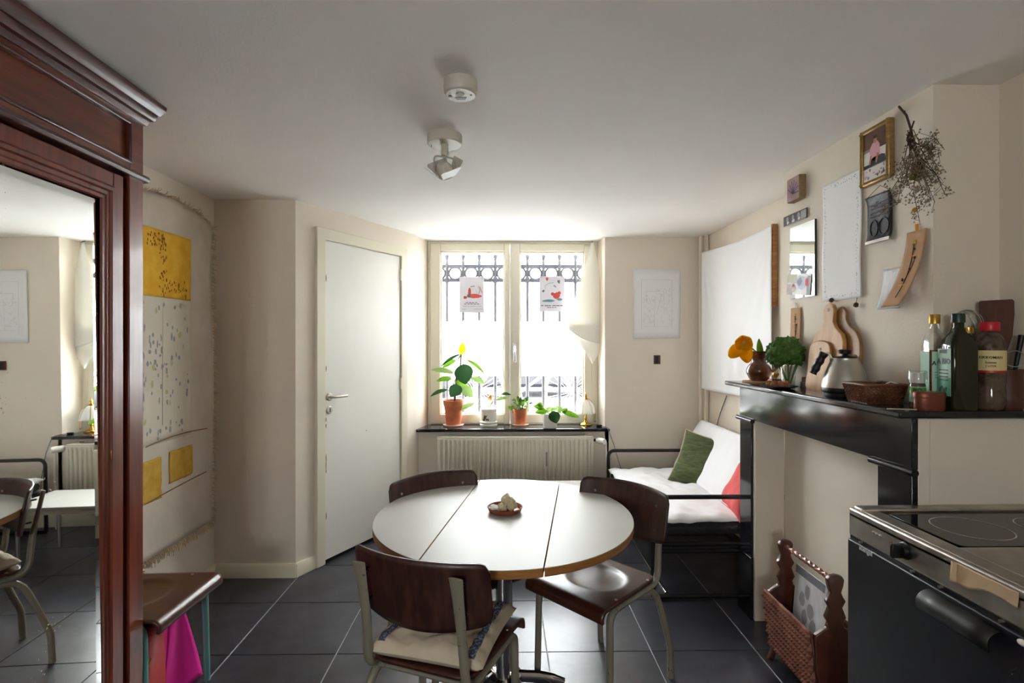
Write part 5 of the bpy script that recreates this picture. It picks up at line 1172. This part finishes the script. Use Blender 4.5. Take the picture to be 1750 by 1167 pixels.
pts = [wall_pt(s, 0, .064) for s in range(4)]; pts.append(pts[0]); MB().tube(fillet([pts[0].lerp(pts[1], .5)] + pts[1:] + [pts[0].lerp(pts[1], .5)], .01), .006, 8).obj('rim', 'rattan', wk)
MB().box((t0 + .012, u0 + .012, MZ), (t1y - .012, u1 - .012, MZ + .004)).obj('bottom', 'rattan', wk)
tag(MB().tube([Vector((1.39, 1.9, MZ + .07)), Vector((1.4, 1.892, MZ + .078)), Vector((1.425, 1.885, MZ + .07))], .0025, 6).obj('string_end', 'palefab'), 'short pale string lying over the rim of the wicker tray', 'string')
# spice jar
c_ = at(1568, 1.77); sj = thing('spice_jar', 'small glass spice jar with green label and clear ridged cap', 'jar', tuple(c_))
MB().lathe([(0, 0), (.021, 0), (.0225, .003), (.0225, .078), (.02, .084), (0, .084)], 28).obj('jar_glass', 'jarglass', sj); MB().lathe([(.0232, .02), (.0232, .072)], 28, close=False).obj('label_band', 'palelabel', sj)
MB().lathe([(.0235, .052), (.0235, .07)], 28, close=False).obj('label_stripe', 'biogreen', sj)
MB().lathe([(.026, .084), (.0275, .087), (.0275, .105), (.0265, .108), (.0265, .122), (.024, .126), (0, .126)], 28).obj('cap', 'clearglass', sj); MB().lathe([(.022, .084), (.022, .12), (0, .12)], 24).obj('cap_core', 'whiteplastic', sj)
vw = Vector((-.62, -.785, 0)); vr = Vector((.785, -.62, 0))
def lbl(nm, s_, size, P, r_, z, mat, par): text(nm, s_, size, Vector((0, 0, z)) + vw * (r_ + .0005), vr, (0, 0, 1), mat, par)
lbl('lettering', 'BIO', .015, 0, .0238, .061, 'ink', sj)
# copper tin
c_ = at(1590, 1.71); ct = thing('copper_tin', 'low oval copper coloured tin with lid at the shelf edge', 'tin', tuple(c_ - Vector((.003, 0, 0))))
MB().lathe([(0, 0), (.046, 0), (.048, .004), (.048, .042)], 36, sy=.62, close=False).obj('body', 'copper', ct); MB().lathe([(.049, .04), (.05, .043), (.05, .056), (.046, .06), (0, .06)], 36, sy=.62).obj('lid', 'copper', ct, sharp=50)
# bottles
c_ = at(1597, 1.795); cb = thing('vinegar_bottle', 'clear bottle of reddish vinegar with gold cap and pale green label', 'bottle', tuple(c_), -.17)
sq = lambda h_: rrect(-h_, -h_, h_, h_, h_ * .3, 4)
def sqlathe(b, prof, mi=0):
    n = 0; vs = []; rings = []
    for h_, z, k in prof:   # k: 0 square .. 1 round
        P = []
        for (x, y) in sq(1.0):
            l = math.hypot(x, y); f_ = (1 - k) + k / l; P.append(Vector((x * f_ * h_, y * f_ * h_, z)))
        rings.append(P)
    n = len(rings[0]); vs = [p for r_ in rings for p in r_]
    fs = [(i * n + j, i * n + (j + 1) % n, (i + 1) * n + (j + 1) % n, (i + 1) * n + j) for i in range(len(rings) - 1) for j in range(n)] + [tuple(range(n))[::-1], tuple((len(rings) - 1) * n + j for j in range(n))]
    return b.add(vs, fs, mi)
sqlathe(MB(), [(.026, .004, .2), (.0265, .01, 0), (.0265, .195, 0)]).obj('vinegar', 'vinegar', cb)
sqlathe(MB(), [(.029, 0, .2), (.03, .006, 0), (.03, .215, 0), (.026, .24, .5), (.0155, .262, 1), (.0135, .285, 1), (.0135, .30, 1)]).obj('bottle_glass', 'clearglass', cb)
MB().lathe([(.0165, .285), (.0165, .314), (.015, .317), (0, .317)], 24).obj('cap', 'goldcap', cb)
MB().box((-.0306, -.025, .05), (-.0302, .025, .19)).obj('label_sheet', 'palelabel', cb); MB().box((-.025, -.0306, .05), (.025, -.0302, .19)).obj('label_sheet', 'palelabel', cb)
text('lettering', 'A BIO', .02, (.0, -.0306, .15), (1, 0, 0), (0, 0, 1), 'greencap', cb)
printed('label_print', (-.025, -.0306, .05), (1, 0, 0), (0, 0, 1), [('labelgreen', line(.008, .07 - .009 * k, .042, .07 - .009 * k, .003), 1) for k in range(3)] + [('red_ink', blob(.03, .02, .01, .013, 12, .1), 1), ('photowhite', blob(.033, .02, .006, .009, 12, .1), 2)], cb)
c_ = at(1637, 1.722); ob = thing('olive_oil_bottle', 'tall square dark green olive oil bottle with pale label', 'bottle', tuple(c_), -.17)
sqlathe(MB(), [(.038, 0, .2), (.04, .006, 0), (.04, .205, 0), (.036, .228, .3), (.021, .256, .9), (.0165, .27, 1), (.0165, .30, 1)]).obj('bottle_glass', 'oliveglass', ob)
MB().lathe([(.0195, .286), (.0195, .311), (.018, .316), (0, .316)], 24).obj('cap', 'greencap', ob)
MB().box((-.0407, -.033, .045), (-.0402, .033, .20)).obj('label_sheet', 'palelabel', ob)
text('lettering', 'A BIO', .026, (-.0407, .0, .158), (0, -1, 0), (0, 0, 1), 'grey_ink', ob)
printed('label_print', (-.0407, .033, .045), (0, -1, 0), (0, 0, 1), [('labelgreen', rect(0, .0, .066, .06), 1)] + [('greencap', line(.01, .085 - .011 * k, .056, .085 - .011 * k, .004), 2) for k in range(4)] + [('greencap', blob(.015 + .01 * k, .02 + .004 * (k % 2), .005, .008, 8, .3), 2) for k in range(4)] + [('grey_ink', rect(.012, .14, .05, .152), 2)], ob)
c_ = at(1654, 1.785); gj = thing('gold_lid_jar', 'slim glass jar with gold lid behind the olive oil bottle', 'jar', tuple(c_)); MB().lathe([(0, 0), (.021, 0), (.022, .004), (.022, .2), (.017, .235), (.0155, .26), (0, .26)], 24).obj('jar_glass', 'jarglass', gj); MB().lathe([(.0175, .252), (.0175, .272), (0, .273)], 24).obj('lid', 'goldcap', gj)
c_ = at(1691, 1.72); kk = thing('soy_sauce_bottle', 'clear plastic soy sauce bottle with red cap and cream label', 'bottle', tuple(c_))
MB().lathe([(0, 0), (.036, 0), (.04, .006), (.042, .02), (.042, .06), (.039, .075), (.042, .09), (.042, .205), (.038, .228), (.028, .248), (.018, .256), (.018, .266)], 36).obj('bottle_body', 'jarglass', kk, sharp=60)
MB().lathe([(.026, .258), (.027, .261), (.027, .284), (.025, .288), (0, .288)], 30).obj('cap', 'redcap', kk)
MB().lathe([(.0425, .125), (.0425, .195)], 36, close=False).obj('label_band', 'creamlabel', kk)
MB().lathe([(.0428, .123), (.0428, .13)], 36, close=False).obj('label_stripe', 'redcap', kk)
def wrap_k(p):
    q = p; d = Vector((q.x, q.y, 0)); s_ = d.dot(vr); a = s_ / .043; w_ = vw * math.cos(a) + vr * math.sin(a); return w_ * .0434 + Vector((0, 0, q.z))
text('lettering', 'KIKKOMAN', .0118, vw * .043 + Vector((0, 0, .172)), vr, (0, 0, 1), 'ink', kk, fn=wrap_k)
text('lettering', 'Sojasaus', .0085, vw * .043 + Vector((0, 0, .156)), vr, (0, 0, 1), 'ink', kk, fn=wrap_k)
text('lettering', '1 LITER', .0085, vw * .043 + Vector((0, 0, .144)), vr, (0, 0, 1), 'redcap', kk, fn=wrap_k)
# utensil crock
cc = Vector((1.67, 1.735, MZ)); ck = thing('utensil_crock', 'brown ribbed crock holding kitchen utensils at the wall end of the mantel', 'crock', tuple(cc))
MB().lathe([(0, 0), (.042, 0), (.046, .006), (.046, .03), (.0475, .034), (.046, .04), (.045, .12), (.047, .125), (.047, .132), (.042, .132), (.04, .012), (0, .01)], 32).obj('vessel', 'darkwood', ck, sharp=40)
sp = thing('wooden_spatula', 'broad dark wooden spatula standing in the crock', 'spatula', tuple(cc + Vector((.0, .02, .012))), w=True)
bs = Vector((1.675, 1.752, MZ + .014)); Uv = Vector((.95, -.3, 0)).normalized(); Tv = Vector((-.03, .02, 1)).normalized()
MB().prism([(-.012, 0), (.012, 0), (.014, .13), (.022, .18), (.037, .225), (.046, .30), (.047, .345), (.042, .352), (-.046, .348), (-.05, .342), (-.049, .30), (-.037, .225), (-.022, .18), (-.014, .13)], -.004, .004, 0, bs, Uv, Tv, Uv.cross(Tv)).obj('spatula_blade', 'darkwood', sp, bevel=.002)
ws = thing('wire_whisk', 'balloon wire whisk leaning out of the crock', 'whisk', tuple(cc + Vector((-.01, .0, .012))), w=True)
w0 = cc + Vector((.01, -.015, .014)); w1 = cc + Vector((-.05, .028, .195)); ax_ = (w1 - w0).normalized(); MB().tube([w0, w1], .006, 10).obj('handle', 'brushed', ws)
s1_ = ax_.cross(Vector((0, 1, 0))).normalized(); s2_ = ax_.cross(s1_)
for k in range(5):
    a = k * PI / 5; d = s1_ * math.cos(a) + s2_ * math.sin(a); MB().tube([w1 + ax_ * (.078 * (1 - math.cos(q)) * .5 * 1.9) * 1 + d * (.036 * math.sin(q * 1.0) * (1 if True else 0)) if False else w1 + ax_ * (.145 * math.sin(q / 2)) + d * (.040 * math.sin(q)) for q in [2 * PI * j / 24 for j in range(25)]], .0011, 5, cap=False).obj('wire_loop', 'brushed', ws)
bs2 = thing('black_ladle', 'black handled utensil standing in the crock', 'ladle', tuple(cc + Vector((0, -.02, .012))), w=True)
MB().tube([cc + Vector((.0, -.012, .014)), cc + Vector((.028, -.02, .2)), cc + Vector((.035, -.022, .245))], [.005, .007, .009], 10).obj('handle', 'blackgrip', bs2)
sr_ = thing('small_strainer', 'small round wire strainer hanging over the crock', 'strainer', tuple(cc + Vector((-.02, -.045, .14))), w=True)
rc = cc + Vector((-.012, -.045, .168)); MB().tube([rc + (vr * math.cos(a) + Vector((0, 0, 1)) * math.sin(a)) * .026 for a in [2 * PI * q / 28 for q in range(29)]], .0016, 6, cap=False).obj('wire_rim', 'brushed', sr_)
MB().tube([rc + Vector((.012, .0, -.022)), cc + Vector((.01, -.035, .10))], .0018, 6).obj('wire_handle', 'brushed', sr_)
k0 = at(1536, 1.70); tag(MB().tube([k0 + Vector((-.03, .012, .004)), k0 + Vector((.05, -.012, .004))], .0022, 6).obj('metal_skewer', 'brushed'), 'thin metal skewer lying at the shelf corner by the tin', 'skewer')
# ================================================================ ON THE CHIMNEY WALL
CX = 1.489
def wq(px, py, l=0.0): return onX(px, py, CX - l)
def span(px0, px1, py0, py1):   # far px0 .. near px1 ; heights measured at the middle
    a, b_ = wq(px0, 600), wq(px1, 600); mid = (px0 + px1) / 2; return a.y, b_.y, wq(mid, py1).z, wq(mid, py0).z   # yfar, ynear, z0, z1
UY = Vector((0, -1, 0)); UZ = Vector((0, 0, 1))
def sheet_on_wall(t, nm, yf, yn, z0, z1, mat, bend=lambda u, v: 0.0, nu=14, nv=14, skew=0.0, solid=.0008):
    return MB().grid(lambda u, v: Vector((CX - .003 - bend(u, v), yf + (yn - yf) * u - skew * (1 - v), z0 + (z1 - z0) * v)), nu, nv).obj(nm, mat, t, solid=solid, sharp=80)
# leaf canvas
yf, yn, z0, z1 = span(1357, 1378, 303, 343); lc = thing('leaf_canvas', 'small mauve canvas block printed with a purple leaf', 'picture', (CX, (yf + yn) / 2, z0), w=True)
MB().box((CX - .036, yn, z0), (CX - .0, yf, z1)).obj('block', 'caneside', lc, bevel=.002); w_, h_ = yf - yn, z1 - z0
sh = [('mauve', rect(0.001, .001, w_ - .001, h_ - .001), 0)]
for a in (-60, -35, -10, 15, 40, 65, 90): sh.append(('purple', line(w_ * .5, h_ * .3, w_ * .5 + .052 * math.sin(math.radians(a)) * 1.0, h_ * .3 + .065 * math.cos(math.radians(a)), .007), 1))
printed('leaf_print', (CX - .036, yf, z0), UY, UZ, [(m_, [(min(w_ - .002, max(.002, p[0])), min(h_ - .002, max(.002, p[1]))) for p in pl], lv) for m_, pl, lv in sh], lc)
# photo strip
yf, yn, z0, z1 = span(1341, 1382, 363, 380); ps = thing('photo_strip', 'black and white photo strip above the small mirror', 'photograph', (CX, (yf + yn) / 2, z0), w=True)
bd = lambda u, v: .03 * (1 - u) ** 2 * 0 + .012 * u * u
yf = min(yf, 2.775); sheet_on_wall(ps, 'photo_paper', yf, yn, z0, z1, 'photodark', lambda u, v: .004); w_, h_ = yf - yn, z1 - z0
rr = random.Random(9); sh = []
for k in range(3): sh += [('photogrey', blob(w_ * (.18 + .24 * k), h_ * .6, .012, .014, 10, .2, rr), 0), ('photowhite', blob(w_ * (.2 + .24 * k), h_ * .25, .012, .008, 10, .3, rr), 0)]
sh.append(('photogrey', rect(w_ * .75, h_ * .1, w_ * .97, h_ * .9), 0))
printed('photo_print', (CX - .0078, yf, z0), UY, UZ, sh, ps)
# small mirror
yf, yn, z0, z1 = span(1353.5, 1396, 382, 508); sm_ = thing('wall_mirror', 'frameless rectangular mirror leaning on the chimney wall', 'mirror', (CX, (yf + yn) / 2, z0), w=True)
MB().box((CX - .009, yn, z0), (CX - .001, yf, z1)).obj('mirror_back', 'greencap', sm_); MB().box((CX - .0105, yn + .001, z0 + .001), (CX - .0092, yf - .001, z1 - .001)).obj('mirror_glass', 'cleanmirror', sm_)
# snapshot at the mirror
yf, yn, z0, z1 = span(1349, 1389, 472, 508); pt3 = thing('snapshot', 'colour snapshot stuck to the lower corner of the wall mirror', 'photograph', (CX, (yf + yn) / 2, z0), w=True); w_, h_ = yf - yn, z1 - z0
rot = lambda v: Matrix.Translation((0, yn, z0)) @ Matrix.Rotation(.12, 4, 'X') @ Matrix.Translation((0, -yn, -z0)) @ v
b = MB().box((CX - .0135, yn, z0), (CX - .0125, yf, z1)); b.v = [rot(v) for v in b.v]; b.obj('photo_paper', 'photowhite', pt3)
rr = random.Random(14); sh = [('photogreen', rect(0, h_ * .55, w_ * .4, h_), 1), ('photobrown', rect(.0, 0, w_ * .25, h_ * .5), 1), ('photoblue', blob(w_ * .6, h_ * .6, w_ * .25, h_ * .32, 10, .25, rr), 2), ('photodark', blob(w_ * .55, h_ * .65, w_ * .1, h_ * .2, 8, .3, rr), 3), ('photoskin', blob(w_ * .3, h_ * .3, w_ * .1, h_ * .25, 8, .3, rr), 3), ('red_ink', blob(w_ * .84, h_ * .6, w_ * .06, h_ * .2, 8, .3, rr), 3), ('photodark', rect(w_ * .86, 0, w_, h_ * .9), 1), ('photopink', blob(w_ * .25, h_ * .45, w_ * .07, h_ * .1, 8, .3, rr), 3)]
printed('photo_print', (CX - .0136, yf, z0), UY, UZ, sh, pt3, fn=rot)
# kraft strip 1
def kraft(px0, px1, py0, py1, label, bend, seed, skew=0.0, tape='clearglass'):
    yf, yn, z0, z1 = span(px0, px1, py0, py1); t = thing('pressed_flower_card', label, 'card', (CX, (yf + yn) / 2, z0), w=True, group='pressed flower cards')
    g_ = lambda u, v, l=0: Vector((CX - .003 - bend(u, v) - l, yf + (yn - yf) * u + skew * (1 - v) ** 1.6, z0 + (z1 - z0) * v))
    MB().grid(lambda u, v: g_(u, v), 10, 24).obj('card', 'kraft', t, solid=.0008, sharp=80)
    MB().tube([g_(.5 + .06 * math.sin(v * 5), v, .002) for v in [.12 + .68 * k / 16 for k in range(17)]], .0013, 5).obj('pressed_stem', 'twig', t)
    MB().tube([g_(.52 + .16 * math.sin((v - .35) * 4.5), v, .002) for v in [.35 + .3 * k / 10 for k in range(11)]], .001, 5).obj('pressed_stem', 'twig', t)
    for u, v, r_, m_ in ((.5, .85, .008, 'ochre'), (.46, .82, .006, 'driedbloom'), (.66, .64, .005, 'twig'), (.56, .5, .004, 'twig'), (.42, .36, .006, 'twig'), (.54, .76, .004, 'twig')):
        MB().ell(g_(u, v, .003), (.002, r_, r_), 8, 6, jit=.5, seed=u * 9).obj('pressed_bloom', m_, t)
    for v in (.28, .66): MB().grid(lambda a, c_: g_(.3 + .4 * a, v + .016 * c_, .003), 4, 1).obj('tape', 'orangetape', t)
    MB().grid(lambda a, c_: Vector((CX - .002 - bend(.5, 1.0), yf + (yn - yf) * (.42 + .18 * a), z1 - .016 + .04 * c_)), 2, 2).obj('tape', tape, t, solid=.0006)
kraft(1354, 1371, 526, 606, 'narrow kraft card with pressed flower beside the kale', lambda u, v: .004 + .012 * (1 - v) ** 2, 1)
# white paper with dotted border
yf, yn, z0, z1 = span(1409, 1476, 303, 512); wp = thing('white_print', 'tall white sheet with dotted border hung on the chimney wall', 'print', (CX, (yf + yn) / 2, z0), w=True)
bw_ = lambda u, v: .006 + .005 * math.sin(u * 7 + v * 3) * math.sin(v * 6) * (.3 + v * (1 - v) * 2)
sheet_on_wall(wp, 'sheet', yf, yn, z0, z1, 'whitecloth', bw_, 24, 40); w_, h_ = yf - yn, z1 - z0
rr = random.Random(17); sh = []
def dotp(u, v):
    s_ = rr.uniform(.0008, .0022); P = []
    for k in range(5): a = 2 * PI * k / 5; P.append((u + s_ * math.cos(a) * .8, v + s_ * 1.2 * math.sin(a)))
    sh.append((rr.choice(['grey_ink', 'grey_ink', 'ink']), P, 0))
for k in range(70): dotp(.022 + rr.gauss(0, .003), rr.uniform(.02, h_ - .02)); dotp(w_ - .026 + rr.gauss(0, .004), rr.uniform(.02, h_ - .02))
for k in range(40): dotp(rr.uniform(.02, w_ - .02), .02 + rr.gauss(0, .004)); dotp(rr.uniform(.02, w_ - .02), h_ - .02 + rr.gauss(0, .005))
def onto(p):
    u = (yf - p.y) / (yf - yn); v = (p.z - z0) / (z1 - z0); return Vector((CX - .003 - bw_(u, v) - .0012, p.y, p.z))
stuff(printed('dotted_border', (CX, yf, z0), UY, UZ, sh, wp, fn=onto))
for k, (px, py) in enumerate(((1421, 513), (1463, 521))):
    p_ = wq(px, py, .014); cl = thing('seed_pod', ['small dark pod at the lower far corner of the white sheet', 'small dark pod on a thread above the paddle board handle'][k], 'pod', tuple(p_), w=True, group='pods below the white sheet'); MB().ell(p_, (.01, .011, .01), 12, 8, jit=.4, seed=k).obj('pod', 'twig', cl); MB().tube([p_, p_ + Vector((.004, .0, .03 if k else .012))], .0012, 5).obj('thread', 'twig', cl)
# gold framed photograph
yf, yn, z0, z1 = span(1479, 1530, 214, 312); gf = thing('framed_photo', 'gold framed photograph of a seated person in a pink shirt', 'framed photo', (CX, (yf + yn) / 2, z0), w=True); m_ = .017
fr = ring(MB(), yn, yf, z0, z1, yn + m_, yf - m_, z0 + m_, z1 - m_, CX - .026, CX - .001); fr.v = [Vector((v.y, v.x, v.z)) for v in fr.v]; fo_ = fr.obj('frame', 'goldframe', gf, bevel=.004)
b = MB()
for s_, (a, c_, n_) in enumerate((((yn, z0 + .01), (yf, z0 + .01), 22), ((yn, z1 - .01), (yf, z1 - .01), 22), ((yn + .01, z0), (yn + .01, z1), 32), ((yf - .01, z0), (yf - .01, z1), 32))):
    for k in range(n_): t_ = (k + .5) / n_; b.ell((CX - .026, a[0] + (c_[0] - a[0]) * t_, a[1] + (c_[1] - a[1]) * t_), (.004, .004, .004), 6, 4)
stuff(b.obj('beaded_moulding', 'goldframe', fo_))
MB().box((CX - .018, yn + m_, z0 + m_), (CX - .016, yf - m_, z1 - m_)).obj('photo_paper', 'photodark', gf); w_, h_ = yf - yn - 2 * m_, z1 - z0 - 2 * m_
rr = random.Random(21); f_ = lambda pl: [(p[0] * w_, p[1] * h_) for p in pl]
printed('photo_print', (CX - .0181, yf - m_, z0 + m_), UY, UZ, [('photobrown', f_(rect(.0, .62, 1, .98)), 0), ('photowhite', f_(rect(.02, .34, .98, .6)), 1), ('photogrey', f_(rect(.02, .6, .3, .66)), 1), ('photopink', f_(blob(.5, .58, .22, .2, 14, .1, rr)), 2), ('photoskin', f_(blob(.52, .8, .08, .075, 12, .05, rr)), 3), ('photodark', f_(blob(.52, .86, .09, .04, 10, .1, rr)), 3), ('photodark', f_(blob(.62, .36, .36, .1, 12, .15, rr)), 2), ('photoskin', f_(line(.34, .5, .28, .33, .07)), 3), ('photoskin', f_(line(.64, .5, .55, .32, .07)), 3), ('photowhite', f_(rect(.0, .0, 1, .26)), 3)] + [(rr.choice(['photobrown', 'photogrey', 'photoskin', 'photopink']), f_(blob(rr.uniform(.1, .9), rr.uniform(.05, .23), rr.uniform(.03, .07), rr.uniform(.02, .04), 7, .4, rr)), 4) for k in range(14)] + [('photogrey', f_(line(.0, .26, 1, .27, .012)), 4)], gf)
# black relief plaque
yf, yn, z0, z1 = span(1486, 1528, 332, 412); bp_ = thing('relief_plaque', 'black embossed metal plaque hung on a thread', 'plaque', (CX, (yf + yn) / 2, z0), w=True)
sheet_on_wall(bp_, 'plate', yf, yn, z0, z1, 'plaque', lambda u, v: .004 + .012 * abs(2 * v - 1) ** 6, 8, 20, solid=.003); w_, h_ = yf - yn, z1 - z0
for (cu_, cv_, ru_, rv_) in ((.3, .3, .16, .17), (.7, .3, .2, .17)):
    MB().tube([Vector((CX - .0105, yf - w_ * (cu_ + ru_ * math.cos(a)), z0 + h_ * (cv_ + rv_ * math.sin(a)))) for a in [2 * PI * q / 20 for q in range(21)]], .0022, 6, cap=False).obj('embossed_ring', 'plaque', bp_)
for cv_ in (.55, .62, .72, .8): MB().tube([Vector((CX - .0095, yf - w_ * .14, z0 + h_ * cv_)), Vector((CX - .0095, yf - w_ * .86, z0 + h_ * (cv_ + .02)))], .0025, 6).obj('embossed_line', 'plaque', bp_)
MB().box((CX - .02, yn, z0 - .004), (CX - .012, yf, z0 + .008)).obj('bottom_bar', 'plaqueedge', bp_); MB().tube([Vector((CX - .012, yf, z1)), Vector((CX - .006, (yf + yn) / 2, z1 + .035)), Vector((CX - .012, yn, z1))], .001, 5).obj('thread', 'twig', bp_)
# silver print
yf, yn, z0, z1 = span(1512, 1549, 458, 528); sv = thing('silver_print', 'small silvery grey print with curled lower corner', 'print', (CX, (yf + yn) / 2, z0), w=True)
sheet_on_wall(sv, 'sheet', yf, yn, z0, z1, 'silverpaper', lambda u, v: .003 + .03 * (1 - v) ** 2 * (1 - .4 * u), 12, 16); MB().tube([Vector((CX - .006, (yf + yn) / 2 + .012, z1 - .006)), Vector((CX - .007, (yf + yn) / 2, z1 - .014)), Vector((CX - .006, (yf + yn) / 2 - .014, z1 - .006))], .0012, 5).obj('clip', 'brushed', sv)
kraft(1553, 1587, 394, 522, 'curling kraft card with pressed flower and orange tape near the chimney corner', lambda u, v: .004 + .055 * (1 - v) ** 2.2, 2, .06, 'orangetape')
# dried flowers
h0 = wq(1536, 182, .012); dfb = thing('dried_bouquet', 'hanging bunch of dried brown flowers nailed to the chimney wall', 'dried flowers', tuple(h0), w=True)
MB().tube([wq(1546, 190, 0), wq(1546, 190, .03)], .003, 6).obj('nail', 'blackmetal', dfb)
rr = random.Random(33)
kn = wq(1557, 222, .035); MB().tube([h0, wq(1549, 197, .022), kn], [.004, .004, .004], 6).obj('stem', 'twig', dfb); MB().tube([wq(1562, 207, .02), kn], .003, 6).obj('stem', 'twig', dfb)
bl = MB(); tw_ = MB(); ends = []
for k in range(26):
    ex_ = rr.choice([rr.uniform(1515, 1560), rr.uniform(1545, 1600), rr.uniform(1575, 1628)]); ey = rr.uniform(300, 385) if ex_ < 1575 else rr.uniform(255, 350); yy = 1.83 + (1625 - ex_) / 120 * .12 + rr.uniform(-.02, .02)
    e = wq(ex_, ey, rr.uniform(.02, .09))
    m1 = kn.lerp(e, .4) + Vector((0, 0, -.02 + rr.uniform(-.02, .02))); m2 = kn.lerp(e, .72) + Vector((rr.uniform(-.015, .0), rr.uniform(-.015, .015), rr.uniform(-.01, .02)))
    kq = kn + Vector((rr.uniform(-.01, .006), rr.uniform(-.02, .02), rr.uniform(-.06, .01))); MB().tube([kn, kq, m1, m2, e], [.0016, .0014, .0013, .0011, .0008], 5).obj('stem', 'twig', dfb)
    for j in range(9):
        s_ = m2.lerp(e, rr.uniform(-.2, 1)); q = s_ + Vector((rr.uniform(-.035, .012), rr.uniform(-.035, .035), rr.uniform(-.045, .03))); q.x = min(q.x, CX - .012) if q.y > 1.8 else q.x
        tw_.tube([s_, q], .0007, 3, cap=False)
        for i in range(5):
            f0 = q + Vector((rr.uniform(-.012, .004), rr.uniform(-.012, .012), rr.uniform(-.012, .012))); r_ = rr.uniform(.0022, .0048)
            bl.add([f0 + Vector((0, 0, r_)), f0 + Vector((r_, 0, -r_ * .4)), f0 + Vector((-r_ * .5, r_ * .9, -r_ * .4)), f0 + Vector((-r_ * .5, -r_ * .9, -r_ * .4))], [(0, 1, 2), (0, 2, 3), (0, 3, 1), (1, 3, 2)])
stuff(tw_.obj('twiglets', 'twig', dfb, recalc=False)); stuff(bl.obj('tiny_blooms', 'driedbloom', dfb))
q = wq(1565, 300, .06); MB().ell(q, (.016, .02, .014), 12, 8, jit=.6, seed=3).obj('flower_head', 'driedgreen', dfb)
q = wq(1563, 359, .04); MB().ell(q, (.008, .01, .008), 10, 8, jit=.4, seed=5).obj('flower_head', 'ochre', dfb)
for o in bpy.data.objects:
    if '_w' in o.keys(): del o['_w']
